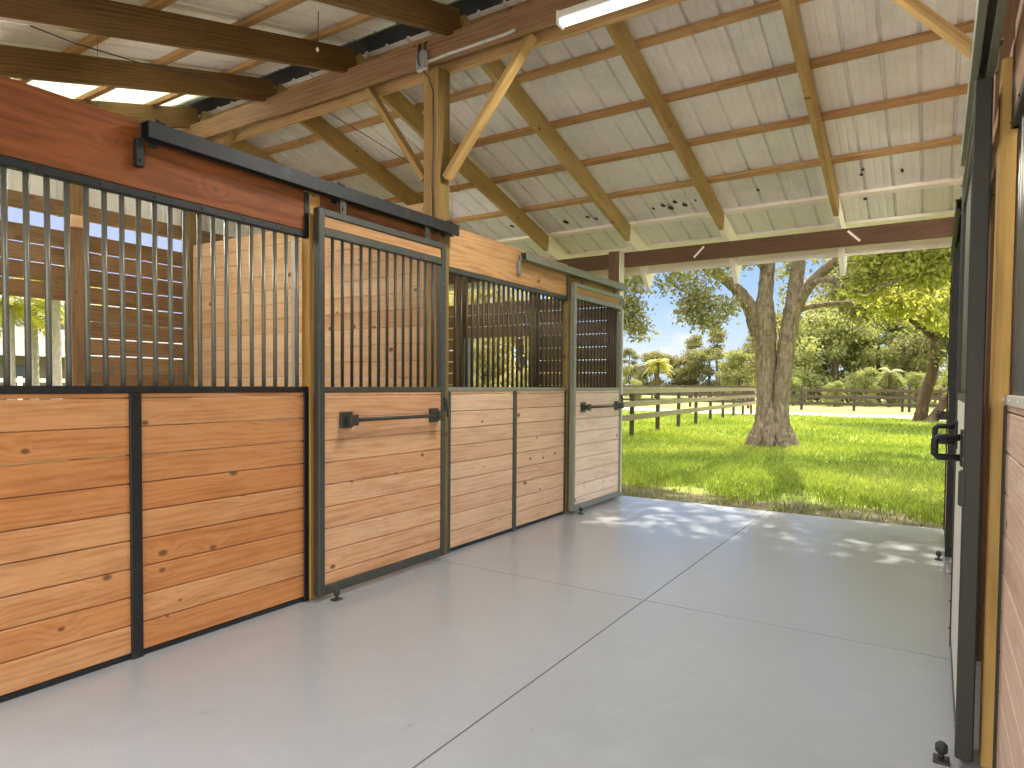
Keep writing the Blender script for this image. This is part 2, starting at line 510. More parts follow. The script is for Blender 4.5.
tag(lawn, 'sunny green lawn with a sandy drive beyond the barn', kind='structure')


def gz(x, y):
    z = -.075 + .03 * np.sin(x * .7 + 1.3) * np.sin(y * .5) + .02 * np.sin(x * 1.9 + y * 1.1)
    fd = np.clip((np.abs(y - 3.2) - 4.0) / 1.5, 0, 1)
    return -.085 + (z + .085) * fd


def blades(name, mat, n, xr, yr, h, w, label, keep=None, power=1.0):
    u = NP.random(n) ** power
    y = yr[0] + (yr[1] - yr[0]) * u
    # widen with distance so the blades fill the view
    x = xr[0](y) + (xr[1](y) - xr[0](y)) * NP.random(n)
    if keep is not None:
        k = keep(x, y); x, y = x[k], y[k]; n = len(x)
    z = gz(x, y) - .01
    an = NP.random(n) * 2 * PI
    hh = h * (.5 + NP.random(n)); ww = w * (.6 + .8 * NP.random(n)) * (y / 8.0) ** .6
    lean = hh * (.2 + .5 * NP.random(n)); la = NP.random(n) * 2 * PI
    dx, dy = np.cos(an) * ww, np.sin(an) * ww
    lx, ly = np.cos(la) * lean, np.sin(la) * lean
    P = np.empty((n, 5, 3))
    P[:, 0] = np.stack([x - dx, y - dy, z], 1); P[:, 1] = np.stack([x + dx, y + dy, z], 1)
    P[:, 2] = np.stack([x + dx * .8 + lx * .4, y + dy * .8 + ly * .4, z + hh * .6], 1)
    P[:, 3] = np.stack([x - dx * .8 + lx * .4, y - dy * .8 + ly * .4, z + hh * .6], 1)
    P[:, 4] = np.stack([x + lx, y + ly, z + hh], 1)
    base = np.arange(n) * 5
    F4 = np.stack([base, base + 1, base + 2, base + 3], 1).tolist()
    F3 = np.stack([base + 3, base + 2, base + 4], 1).tolist()
    big = np.sin(x * .9 + 2 * np.sin(y * .7)) * .18
    rn = np.repeat(np.clip(.45 + big + (NP.random(n) - .5) * .8, 0, 1), 5)
    o = mesh_obj(name, P.reshape(-1, 3), F4 + F3, mat, None, {'rnd': ('FLOAT', rn)}, None, False, (0, 0, -.08))
    return tag(o, label, 'grass', kind='stuff')


def bare(x, y):
    e = y + .55 * np.sin(x * 2.1 + 1.0) * np.sin(y * 1.7 + x) + .25 * np.sin(x * 5.3)
    return e


blades('lawn_grass', M['grass'], 95000, (lambda y: -.62 * y - 1.2, lambda y: .6 + .02 * y), (7.6, 18.0), .075, .005,
       'green lawn grass growing in front of the barn opening',
       lambda x, y: (NP.random(len(x)) < np.clip((bare(x, y) - 8.1) / .7, .05, 1)), 1.3)
blades('distant_lawn_grass', M['grass'], 45000, (lambda y: -.52 * y - 1.0, lambda y: .8 + .02 * y), (17.0, 33.5), .085, .008,
       'brighter lawn grass beyond the big oak trunk')
blades('edge_weeds', M['weed'], 8000, (lambda y: -4.2 + 0 * y, lambda y: .5 + 0 * y), (7.27, 8.6), .055, .006,
       'ragged weeds along the far edge of the concrete slab',
       lambda x, y: (NP.random(len(x)) < .12 + .88 * (np.sin(x * 3.1 + y * 4) + np.sin(x * 7.3 - y) > .35)) & ((y < 7.55) | (NP.random(len(x)) < .22)))

# ------------------------------------------------------------------ stall fronts
PITCH = .133


def boards(x0, x1, y0, y1, z0, z1, mat, name, parent, first=.03, label=None):
    b = MB()
    z = first
    while z < z1 - .004:
        za, zt = max(z, z0), min(z + PITCH - .0045, z1)
        if zt - za > .006: b.box(x0, x1, y0, y1, za, zt, 'y', .0035)
        z += PITCH
    return b.build(name, mat, parent, label)


def rivets(b, pts, d, r):
    for p in pts:
        p = Vector(p); b.tube([p, p + Vector(d) * r * .7, p + Vector(d) * r * 1.1], [r, r * .8, r * .3], 7)
    return b


def stall_front(side, y0, y1, mull, label, wood_m, frame_m, bar_m, rail_m=None, first_bar=None):
    s = 1 if side == 'L' else -1
    XF = XL if side == 'L' else XR
    X = lambda d: XF - s * d
    rail_m = rail_m or frame_m
    t = empty('stall_grille_wall', (XF, (y0 + y1) / 2, 0), label, 'stall wall', 'stall fronts along the aisle')
    w = .045
    boards(X(.008), X(.042), y0 + w * .6, mull, .03, 1.25, wood_m, 'board_panel', t)
    boards(X(.008), X(.042), mull + .004, y1 - w * .5, .03, 1.25, wood_m, 'board_panel', t)
    rivets(MB().box(X(0), X(.05), y0, y1, 1.247, 1.281, b=.004), [(X(0), yy, 1.264) for yy in np.arange(y0 + .1, y1, .24)], (s, 0, 0), .0055).build('top_rail', rail_m, t)
    MB().box(X(.012), X(.05), y0, y1, .0, .028, b=.004).build('bottom_rail', M['black_steel'], t)
    rivets(MB().box(X(-.004), X(.05), mull - .027, mull + .027, .0, 1.247, 'z', b=.004), [(X(-.004), mull, z) for z in np.arange(.08, 1.25, .115)], (s, 0, 0), .006).build('mullion', frame_m, t)
    for a in (y0, y1 - .034):
        MB().box(X(0), X(.05), a, a + .034, .0, 1.247, 'z', b=.004).build('end_stile', frame_m, t)
    rivets(MB().box(X(-.002), X(.04), y0, y1, 2.155, 2.195, b=.004), [(X(-.002), yy, 2.174) for yy in np.arange(y0 + .1, y1, .24)], (s, 0, 0), .0055).build('grille_top_rail', frame_m, t)
    MB().box(X(-.004), X(.03), y1 - .034, y1, 2.155, 2.42, 'z', b=.003).build('end_cap', frame_m, t)
    y = (first_bar or y1 - .067)
    k = 0
    while y > y0 + .04:
        MB().cyl((X(.025), y, 1.28), (X(.025), y, 2.157), .0115, 10).build('bar', bar_m, t)
        y -= .0755; k += 1
    return t


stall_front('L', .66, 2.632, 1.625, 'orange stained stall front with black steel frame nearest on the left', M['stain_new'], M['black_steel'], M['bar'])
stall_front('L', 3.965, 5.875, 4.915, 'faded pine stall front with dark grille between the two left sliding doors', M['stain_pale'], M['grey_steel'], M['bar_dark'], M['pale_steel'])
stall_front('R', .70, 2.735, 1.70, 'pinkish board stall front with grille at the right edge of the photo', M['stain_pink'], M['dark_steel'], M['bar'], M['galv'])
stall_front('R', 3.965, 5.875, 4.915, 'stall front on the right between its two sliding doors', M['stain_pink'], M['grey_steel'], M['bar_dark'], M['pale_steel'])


# ------------------------------------------------------------------ sliding stall doors
def stall_door(side, y0, y1, label, wood_m, frame_m, bar_m, panel_m, handle='bar', stile_w=.048):
    s = 1 if side == 'L' else -1
    XF = XL + .085 if side == 'L' else XR - .107
    X = lambda d: XF - s * d
    t = empty('sliding_stall_gate', (XF, (y0 + y1) / 2, .03), label, 'door', 'sliding stall doors')
    w = stile_w
    MB().box(X(0), X(.052), y0, y0 + w, .03, 2.33, 'z', b=.005).build('stile', frame_m, t)
    rivets(MB().box(X(0), X(.052), y1 - w, y1, .03, 2.33, 'z', b=.005), [(X(0), y1 - w / 2, z) for z in np.arange(.12, 2.3, .135)], (s, 0, 0), .0055).build('stile', frame_m, t)
    a, b = y0 + w, y1 - w
    for nm, z0, z1 in (('top_rail', 2.288, 2.33), ('grille_rail', 2.172, 2.222), ('middle_rail', 1.247, 1.281), ('bottom_rail', .03, .09)):
        MB().box(X(.004), X(.05), a - .002, b + .002, z0, z1, b=.004).build(nm, frame_m, t)
    MB().box(X(.014), X(.04), a, b, 2.222, 2.288, b=.003).build('transom_board', panel_m, t)
    if handle == 'loop':
        rivets(MB().box(X(.006), X(.040), a - .003, b + .003, .09, 1.247, b=.003), [(X(.006), a + .03, z) for z in np.arange(.12, 1.24, .085)], (s, 0, 0), .006).build('sheet_panel', M['galv'], t, 'pale galvanised sheet panel')
    else:
        boards(X(.010), X(.040), a - .003, b + .003, .09, 1.247, wood_m, 'board_panel', t, .03)
    nb = int(round((b - a) / .0775))
    for k in range(1, nb):
        y = a + (b - a) * k / nb
        MB().cyl((X(.026), y, 1.28), (X(.026), y, 2.174), .0105, 10).build('bar', bar_m, t)
    if handle == 'bar':
        h = MB().cyl((X(-.055), y0 + .20, 1.078), (X(-.055), y1 - .13, 1.078), .0125, 12)
        hb = h.build('pull_bar', M['dark_steel'], t)
        for yy in (y0 + .215, y1 - .135):
            q = MB()
            q.box(X(.012), X(-.006), yy - .05, yy + .05, 1.028, 1.128, b=.004)
            q.box(X(-.004), X(-.070), yy - .014, yy + .014, 1.055, 1.101, b=.006)
            q.box(X(-.058), X(-.074), yy - .034, yy + .034, 1.044, 1.112, b=.004)
            q.cyl((X(-.07), yy, 1.078), (X(-.08), yy, 1.078), .009, 8)
            q.build('mounting_plate', M['dark_steel'], hb)
    else:
        for yy in (y0 + .20, y1 - .16):
            q = MB()
            q.tube([(X(.004), yy, 1.122), (X(-.072), yy, 1.122), (X(-.083), yy, 1.111), (X(-.083), yy, 1.059), (X(-.072), yy, 1.048), (X(.004), yy, 1.048)], .0125, 10)
            q.box(X(.008), X(-.005), yy - .05, yy + .05, 1.02, 1.15, b=.004)
            q.build('pull_handle', M['black_steel'], t)
        hb = MB().box(X(.012), X(-.012), y0 - .002, y0 + .05, .90, 1.02, 'z', b=.006).build('latch_plate', M['dark_steel'], t)
    for yy in (y0 + .2, y1 - .2):
        q = MB().box(X(.012), X(.024), yy - .025, yy + .025, 2.30, 2.435, 'z', b=.002)
        q.cyl((X(.005), yy, 2.365), (X(.03), yy, 2.365), .012, 8)
        q.build('hanger', M['dark_steel'], t)
    if side == 'L':
        q = MB().box(X(-.002), X(.03), y1 - .012, y1 + .022, 1.10, 1.19, 'z', b=.004)
        q.box(X(-.02), X(.0), y1 - .03, y1 - .008, 1.165, 1.20, b=.003)
        q.cyl((X(-.012), y1 + .004, 1.06), (X(-.012), y1 + .004, 1.17), .006, 8)
        q.build('latch', M['dark_steel'], t)
    return t


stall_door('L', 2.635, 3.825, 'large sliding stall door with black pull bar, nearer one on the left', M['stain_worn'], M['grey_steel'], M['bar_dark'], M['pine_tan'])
stall_door('L', 5.87, 7.06, 'far left sliding stall door beside the opening to the lawn', M['stain_bleached_lit'], M['pale_steel'], M['bar_dark'], M['brace'])
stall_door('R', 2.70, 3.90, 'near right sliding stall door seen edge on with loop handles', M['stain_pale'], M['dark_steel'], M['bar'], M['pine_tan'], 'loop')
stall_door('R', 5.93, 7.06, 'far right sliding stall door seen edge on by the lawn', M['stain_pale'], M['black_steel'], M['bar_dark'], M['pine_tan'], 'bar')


def door_track(side, y0, y1, z0, z1, label, m):
    s = 1 if side == 'L' else -1
    XF = XL + .095 if side == 'L' else XR - .115
    X = lambda d: XF - s * d
    t = empty('door_track', (XF, (y0 + y1) / 2, z0), label, 'track', 'sliding door tracks')
    c = MB()
    c.box(X(0), X(.006), y0, y1, z0, z1, b=.002)
    c.box(X(.064), X(.07), y0, y1, z0, z1, b=.002)
    c.box(X(.002), X(.068), y0, y1, z1 - .006, z1, b=.002)
    c.box(X(.002), X(.024), y0, y1, z0, z0 + .005, b=.002)
    c.box(X(.046), X(.068), y0, y1, z0, z0 + .005, b=.002)
    c.build('channel', m, t)
    for yy in (y0 + .06, (y0 + y1) / 2, y1 - .1):
        q = MB().box(X(-.004), X(.09), yy - .02, yy + .02, z1 - .002, z1 + .008, b=.002)
        q.box(X(.07), X(.078), yy - .02, yy + .02, z0 - .02, z1, 'z', b=.002)
        q.cyl((X(.03), yy, z1), (X(.03), yy, z1 + .022), .011, 6)
        q.build('track_bracket', m, t)
    q = MB().box(X(.06), X(.094), y0 - .022, y0 + .014, z0 - .125, z0 + .002, 'z', b=.003)
    q.cyl((X(.06), y0 - .004, z0 - .035), (X(.055), y0 - .004, z0 - .035), .008, 6)
    q.cyl((X(.06), y0 - .004, z0 - .095), (X(.055), y0 - .004, z0 - .095), .008, 6)
    q.build('stop_bracket', m, t)
    return t


door_track('L', 1.645, 3.965, 2.415, 2.492, 'black steel door track above the nearer left sliding door', M['black_steel'])
door_track('L', 4.93, 7.13, 2.395, 2.462, 'grey green door track above the far left sliding door', M['pale_steel'])
door_track('R', 1.66, 3.97, 2.40, 2.48, 'open bottomed door track above the near right sliding door', M['pale_steel'])
door_track('R', 4.93, 7.13, 2.40, 2.47, 'door track above the far right sliding door by the opening', M['grey_steel'])

# header boards along the top of the stall fronts
for nm, side, y0, y1, z0, z1, d, m, lab in (
        ('L1', 'L', .62, 2.600, 2.195, 2.507, (.000, .035), 'stain_header', 'wide reddish brown header board over the nearest left stall grille'),
        ('L2', 'L', 2.716, 3.824, 2.21, 2.505, (.004, .035), 'stain_header', 'orange header board half hidden behind the nearer left sliding door'),
        ('L3', 'L', 3.965, 5.875, 2.195, 2.507, (.000, .035), 'pine_tan', 'wide tan header board over the second left stall grille'),
        ('L4', 'L', 5.95, 7.142, 2.21, 2.505, (.004, .035), 'brace', 'tan header board behind the far left door track'),
        ('R1', 'R', .62, 2.735, 2.195, 2.507, (.000, .035), 'beam', 'brown header board above the right edge stall grille'),
        ('R2', 'R', 2.858, 3.824, 2.21, 2.505, (.004, .035), 'beam', 'header board behind the near right sliding door'),
        ('R3', 'R', 3.965, 5.875, 2.195, 2.507, (.000, .035), 'pine_tan', 'header board above the second right stall front'),
        ('R4', 'R', 5.95, 7.142, 2.21, 2.505, (.004, .035), 'pine_tan', 'header board behind the far right door track')):
    s = 1 if side == 'L' else -1
    XF = XL if side == 'L' else XR
    MB().box(XF - s * d[0], XF - s * d[1], y0, y1, z0, z1, 'y', .004).build('header_board', M[m], None, lab, 'board', 'header boards above the stalls')


# ------------------------------------------------------------------ posts
def post(x0, x1, y0, y1, z1, m, label, extra=None, group='timber posts along the aisle'):
    t = empty('timber_post', ((x0 + x1) / 2, (y0 + y1) / 2, 0), label, 'post', group)
    MB().box(x0, x1, y0, y1, 0, z1, 'z', .005).build('shaft', M[m], t)
    if extra: extra(t)
    return t


def strip(t):
    MB().box(-3.262, -3.212, 2.612, 2.618, 1.284, 2.15, 'z', .001).build('metal_angle', M['galv'], t, 'pale galvanised strip with nail holes')


post(-3.20, XL + .004, 2.636, 2.718, 2.41, 'post_yellow', 'yellow post between the nearest left stall and its sliding door', strip)
post(-3.20, XL + .004, 5.879, 5.951, 2.39, 'post_olive', 'olive post left of the far left sliding door')
post(-3.27, XL - .002, 3.822, 3.96, 3.645, 'brace', 'tall square post carrying the ridge beam on the left of the aisle',
     lambda t: MB().box(XL - .003, XL + .001, 3.823, 3.959, 0, 3.64, 'z', .0005).build('side_face', M['post_olive'], t, 'olive green side of the post'))


def white_side(t):
    MB().box(XL - .004, XL + .002, 7.142, 7.279, .01, 2.86, 'z', .001).build('painted_face', M['white_post'], t, 'white painted side facing the aisle')
    MB().box(XL + .000, XL + .008, 7.155, 7.265, 2.20, 2.33, 'z', .002).build('metal_plate', M['grey_steel'], t, 'grey metal plate')
    MB().box(XL - .03, XL + .01, 7.135, 7.285, 0, .05, 'z', .004).build('post_base', M['concrete'], t, 'grey painted foot')


post(-3.27, XL - .002, 7.14, 7.28, 2.868, 'eave', 'corner post with white painted side at the left of the opening', white_side)
post(.158, .205, 2.745, 2.86, 2.40, 'post_yellow', 'yellow post right of the near right sliding door')
post(XR + .002, .33, 3.822, 3.96, 3.645, 'eave', 'tall square post carrying the ridge beam on the right of the aisle')  # dark wood puts the shade behind the near right door into its colour
post(XR + .002, .33, 7.14, 7.28, 2.868, 'eave', 'corner post at the right of the opening')
for x0, lab in ((-3.27, 'rear corner post of the nearest left stall'), (XR + .002, 'rear corner post of the nearest right stall')):
    post(x0, x0 + .138, .50, .615, 2.85, 'post_olive', lab)

# ------------------------------------------------------------------ ridge beam, braces
t = empty('ridge_beam', (-1.7, YR, 3.65), 'long brown double plank ridge beam crossing above the posts', 'beam')
MB().box(-6.55, 3.6, 3.778, 3.818, 3.65, 3.825, 'x', .004).build('plank', M['beam'], t)
MB().box(-6.55, 3.6, 3.964, 4.004, 3.65, 3.822, 'x', .004).build('plank', M['purlin'], t)
for p0, p1, m, lab in (
        ((-3.10, 3.89, 2.83), (-2.36, 3.89, 3.68), 'brace', 'diagonal brace rising right from the left post to the ridge beam'),
        ((-3.30, 3.89, 2.85), (-3.92, 3.89, 3.70), 'brace', 'diagonal brace rising left from the left post to the ridge beam'),
        ((.165, 3.89, 2.86), (-.56, 3.89, 3.68), 'brace', 'pale diagonal brace at the upper right by the door track'),
        ((-6.30, 3.89, 3.13), (-5.72, 3.89, 3.70), 'rafter', 'short brace under the ridge beam behind the nearest left stall')):
    MB().beam(p0, p1, .085, .042, up=(0, 0, 1)).build('diagonal_brace', M[m], None, lab, 'brace', 'diagonal braces under the ridge beam')

# ------------------------------------------------------------------ roof
RX = [(-6.25, 'at the gable end over the far stall wall', 'first rafter in from the gable end'),
      (-5.08, 'behind the nearest left stall', 'dark knotty rafter low at the upper left'),
      (-4.06, 'second from the tall left post on its left', 'thick brown rafter crossing the upper left corner'),
      (-2.99, 'running past the tall left post to the corner post', 'dark rafter over the tall left post'),
      (-1.94, 'over the middle of the aisle just right of the light', 'near slope rafter over the middle of the aisle'),
      (-.85, 'over the aisle nearest the right side', 'near slope rafter nearest the right side'),
      (.36, 'above the right stall fronts', 'near slope rafter above the right stalls'),
      (1.6, 'over the right stalls', 'near slope rafter over the right stalls'),
      (2.8, 'at the right gable', 'near slope rafter at the right gable')]
RD = .185
for x, la, lb in RX:
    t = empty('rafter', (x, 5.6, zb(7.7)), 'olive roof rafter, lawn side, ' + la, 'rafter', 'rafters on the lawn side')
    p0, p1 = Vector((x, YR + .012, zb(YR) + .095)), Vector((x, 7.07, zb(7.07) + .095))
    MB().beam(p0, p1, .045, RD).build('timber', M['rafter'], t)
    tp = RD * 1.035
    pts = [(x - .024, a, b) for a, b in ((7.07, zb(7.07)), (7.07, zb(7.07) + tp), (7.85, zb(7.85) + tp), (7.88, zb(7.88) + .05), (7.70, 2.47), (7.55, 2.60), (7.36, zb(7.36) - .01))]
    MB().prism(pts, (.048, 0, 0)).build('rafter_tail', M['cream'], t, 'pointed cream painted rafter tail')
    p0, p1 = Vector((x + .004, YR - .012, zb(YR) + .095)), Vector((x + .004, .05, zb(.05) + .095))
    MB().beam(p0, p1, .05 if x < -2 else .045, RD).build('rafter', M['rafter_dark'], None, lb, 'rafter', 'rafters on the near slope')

ANG = math.atan(SL)
PZ = RD / math.cos(ANG) * .5 + .095      # rafter top over zb


def purlin(y, m, label, group, w=.072):
    z = zb(y) + PZ + .022
    sgn = -1 if y > YR else 1
    d = Vector((0, 1, sgn * SL)).normalized()
    return MB().beam((-6.75, y, z), (3.8, y, z), w, .036, up=(0, -d.z, d.y)).build('purlin', M[m], None, label, 'purlin', group)


for y, lab in ((4.06, 'purlin just beyond the ridge beam'), (4.66, 'second purlin down from the ridge on the lawn side'), (5.27, 'third purlin down from the ridge on the lawn side'),
               (5.88, 'fourth purlin down from the ridge on the lawn side'), (6.49, 'fifth purlin down from the ridge, last bare wood one')):
    purlin(y, 'purlin', lab, 'purlins on the lawn side')
purlin(7.10, 'cream', 'cream painted purlin nearest the eave', 'purlins on the lawn side')
purlin(7.66, 'cream', 'cream painted purlin at the outer eave edge', 'purlins on the lawn side')
for y, lab in ((3.44, 'near slope purlin next to the ridge gap'), (2.84, 'near slope purlin second from the ridge gap'), (2.23, 'near slope purlin third from the ridge gap'),
               (1.62, 'near slope purlin fourth from the ridge gap'), (1.01, 'near slope purlin fifth from the ridge gap'), (.42, 'near slope purlin at the rear eave')):
    purlin(y, 'purlin', lab, 'purlins on the near slope')


def roof_sheet(name, ya, yb_, x0, x1, mat, label, lift=0.0):
    """ribbed metal sheet running down the slope from ya to yb_"""
    prof = []
    x = x0
    RIB = .2286
    while x < x1:
        for dx, h in ((0, .0), (.010, .022), (.024, .022), (.034, 0), (.095, 0), (.104, .0025), (.110, .0025), (.119, 0), (.160, 0), (.169, .0025), (.175, .0025), (.184, 0)):
            if x + dx <= x1: prof.append((x + dx, h))
        x += RIB
    V, F = [], []
    sgn = -1 if yb_ > YR else 1
    nrm = Vector((0, SL * (1 if sgn < 0 else -1), 1)).normalized()
    for k, y in enumerate((ya, (ya + yb_) / 2, yb_)):
        z = zb(y) + PZ + .042 + lift
        for px, h in prof: V.append((px, y + nrm.y * h, z + nrm.z * h))
    n = len(prof)
    for k in range(2):
        for i in range(n - 1): F.append([k * n + i, k * n + i + 1, (k + 1) * n + i + 1, (k + 1) * n + i])
    o = mesh_obj(name, V, F, mat, None, None, False, False)
    sd = o.modifiers.new('thickness', 'SOLIDIFY'); sd.thickness = .0012; sd.offset = 0
    return tag(o, label, kind='structure')


roof_sheet('ceiling_lawn_side', YR + .10, 7.80, -6.8, 3.85, M['roof'], 'ribbed grey metal roof sheet over the aisle, lawn side')
roof_sheet('ceiling_near_side', YR - .10, -.05, -5.35, 3.85, M['roof'], 'ribbed grey metal roof sheet on the near slope')
roof_sheet('ceiling_skylight', YR - .10, -.05, -6.8, -5.35, M['skylight'], 'white translucent roof panel near the gable end')
# ridge cap
zc = zb(YR) + PZ + .075
q = MB()
for sgn in (1, -1):
    d = Vector((0, sgn, -SL)).normalized(); nrm = Vector((0, sgn * SL, 1)).normalized()
    q.beam(Vector((-6.8, YR, zc)) + d * .10, Vector((3.85, YR, zc)) + d * .10, .22, .004, up=nrm)
q.build('ridge_flashing', M['black_steel'], None, 'dark metal ridge cap above the narrow ridge gap', 'ridge cap')

# eave beam, fascia
t = empty('eave_beam', (-1.5, 7.30, 2.70), 'dark brown beam across the top of the opening to the lawn', 'beam')
MB().box(-6.6, 3.6, 7.282, 7.322, 2.70, 2.872, 'x', .004).build('plank', M['eave'], t)
for x0, sg in ((-2.30, 1), (-.66, -1)):
    q = MB(); q.beam((x0, 7.280, 2.735), (x0 + .11 * sg, 7.280, 2.845), .004, .022, up=(0, 0, 1), b=.001)
    q.build('paint_streak', M['cream'], t, 'pale streak of paint')
t = empty('eave_fascia', (-1.5, 7.62, 2.66), 'cream fascia boards outside the eave, seen below the dark beam', 'fascia')
MB().box(-6.75, 3.8, 7.595, 7.615, 2.655, 2.72, 'x', .003).build('lower_board', M['cream'], t)
MB().box(-6.75, 3.8, 7.63, 7.65, 2.715, 2.80, 'x', .003).build('upper_board', M['cream'], t)
MB().box(-6.6, 3.6, .46, .50, 2.66, 2.86, 'x', .004).build('eave_beam', M['eave'], None, 'beam along the rear eave behind the camera side', 'beam')

# dark debris stuck under the sheets near the eave
nest = [(-2.62, 6.86), (-2.50, 6.83), (-2.44, 6.90), (-2.36, 6.80), (-2.28, 6.88), (-2.15, 6.82), (-3.4, 6.84), (-3.32, 6.9), (-3.7, 6.88), (-1.52, 6.8), (-.62, 6.80), (-.60, 6.72), (-.30, 6.83), (-.62, 7.22), (-4.4, 6.8)]
for i, (x, y) in enumerate(nest):
    z = zb(y) + PZ + .032
    L = RNG.uniform(.06, .15)
    MB().ball((x, y, z), L * .5, (RNG.uniform(.2, .45), 1, .18), 8, 6).build('mud_nest', M['mud'], None, 'small dark mud nest under the metal roof near the eave', 'nest', 'mud nests under the roof sheets')

# ------------------------------------------------------------------ outer walls of the left stalls
P2 = .155


def gap_boards_x(y, x0, x1, z0, z1, top_edge, holes, th=.03):
    """horizontal boards in a wall facing along y"""
    b = MB(); z = top_edge
    while z > z0:
        za, zt = max(z0, z - P2 + .012), min(z, z1)
        segs = [(x0, x1)]
        for hx0, hx1, hz0, hz1 in holes:
            if za < hz1 - .01 and zt > hz0 + .01:
                segs = [q for a, c in segs for q in ((a, min(c, hx0)), (max(a, hx1), c)) if q[1] - q[0] > .02]
        for a, c in segs: b.box(a, c, y, y + th, za, zt, 'x', .003)
        z -= P2
    return b


def gap_boards_y(x, y0, y1, z0, top_edge, holes, th=.03):
    b = MB(); z = top_edge
    while z > z0:
        za, zt = max(z0, z - P2 + .012), z
        segs = [(y0, y1)]
        for hy0, hy1, hz0, hz1 in holes:
            if za < hz1 - .01 and zt > hz0 + .01:
                segs = [q for a, c in segs for q in ((a, min(c, hy0)), (max(a, hy1), c)) if q[1] - q[0] > .02]
        for a, c in segs: b.box(x - th, x, a, c, za, zt, 'y', .003)
        z -= P2
    return b


w = gap_boards_y(BK, .62, 7.2, .02, 2.615, [(1.35, 2.755, .99, 1.90), (4.6, 5.9, .99, 1.92)]).build('wall_left', M['rough'], None, 'brown board wall with gaps and a window opening behind the left stalls', kind='structure')
w = gap_boards_x(7.17, BK, -3.275, .02, 2.38, 2.38, [(-5.29, -4.325, .99, 1.92)]).build('wall_end', M['rough'], None, 'brown board wall with gaps and a window opening, lawn end', kind='structure')
w = gap_boards_x(.58, BK, -3.275, .02, 2.38, 2.38, []).build('wall_rear', M['rough'], None, 'brown board wall of the nearest left stall, rear end', kind='structure')
w = gap_boards_y(BKR + .03, .62, 7.2, .02, 2.615, []).build('wall_right', M['rough'], None, 'brown board wall behind the right stalls', kind='structure')
w = gap_boards_x(7.17, .335, BKR, .02, 2.38, 2.38, []).build('wall_end_right', M['rough'], None, 'brown board wall of the far right stall', kind='structure')
w = gap_boards_x(.58, .335, BKR, .02, 2.38, 2.38, []).build('wall_rear_right', M['rough'], None, 'brown board wall of the nearest right stall', kind='structure')
# partitions between stalls
for nm, a, b, m in (('wall_partition', -6.33, -3.275, 'pine'), ('wall_partition_right', .335, BKR, 'pine')):
    q = MB(); z = .02
    while z < 2.56:
        q.box(a, b, 3.865, 3.90, z, z + PITCH - .003, 'x', .002); z += PITCH
    q.build(nm, M[m], None, 'knotty raw pine board partition between two stalls', kind='structure')
# posts of the outer walls
for x0, x1, y0, y1, z1, m, lab in (
        (-6.44, -6.35, 2.76, 2.885, 3.46, 'rough', 'brown post beside the window opening of the nearest left stall'),
        (-6.47, -6.335, 3.83, 3.96, 3.64, 'post_olive', 'grey brown post where the pine partition meets the outer wall'),
        (-6.44, -6.33, .635, .74, 2.84, 'post_olive', 'rear corner post of the outer wall'),
        (-6.44, -6.33, 7.05, 7.16, 2.86, 'post_olive', 'lawn end corner post of the outer wall'),
        (-5.47, -5.375, 7.075, 7.165, 2.86, 'rafter_dark', 'dark post left of the window opening in the second left stall'),
        (-4.32, -4.205, 7.075, 7.165, 2.86, 'rafter_dark', 'dark post right of the window opening in the second left stall')):
    wp = MB().box(x0, x1, y0, y1, 0, z1, 'z', .004).build('wall_post', M[m], None, lab, 'post', 'posts of the outer stall walls')
    if y0 == 2.76: MB().box(x1, x1 + .04, y0 - .01, y1 + .01, 2.64, 2.745, 'y', .004).build('wood_block', M['pine'], wp, 'pale wood block nailed to the post')
MB().box(-5.37, -5.29, 7.12, 7.165, .99, 1.92, 'z', .003).build('trim_1', M['pale_steel'], None, 'pale jamb of the window opening in the second left stall', kind='structure')
MB().box(-6.44, -6.40, .62, 7.2, 2.735, 2.865, 'y', .004).build('wall_girt', M['rough'], None, 'brown girt above the open strip over the left outer wall', 'girt')
# gable siding, left and right
for xg, nm, lab in ((BK - .03, 'wall_gable_left', 'ribbed pale metal gable above the left outer wall'), (BKR + .05, 'wall_gable_right', 'ribbed metal gable above the right outer wall')):
    V, F = [], []
    ycol = []
    y = .42
    while y < 7.4:
        for dy, h in ((0, 0), (.01, .016), (.028, .016), (.038, 0), (.12, 0), (.126, .005), (.134, .005), (.14, 0)):
            ycol.append((y + dy, h))
        y += .2286
    for yy, h in ycol:
        V.append((xg - h, yy, 2.74)); V.append((xg - h, yy, zb(yy) + PZ + .02 - (0.0)))
    for i in range(len(ycol) - 1): F.append([2 * i, 2 * i + 2, 2 * i + 3, 2 * i + 1])
    o = mesh_obj(nm, V, F, M['roof'], None, None, False, False)
    sd = o.modifiers.new('thickness', 'SOLIDIFY'); sd.thickness = .0012
    tag(o, lab, kind='structure')

# ------------------------------------------------------------------ lamp, electrics, small hardware


def strip_light(x, y, z, label, tube_m):
    t = empty('fluorescent_light', (x, y, z), label, 'light', 'twin tube strip lights of the barn')
    MB().box(x - .61, x + .61, y - .038, y + .038, z + .03, z + .08, 'x', .006).build('housing', M['white_plastic'], t)
    for a in (x - .616, x + .596):
        MB().box(a, a + .02, y - .041, y + .041, z - .007, z + .082, 'z', .004).build('end_cap', M['white_plastic'], t)
    for b in (y - .019, y + .019):
        MB().cyl((x - .59, b, z + .011), (x + .59, b, z + .011), .013, 8).build('tube', tube_m, t, 'glowing white tube')
    return t


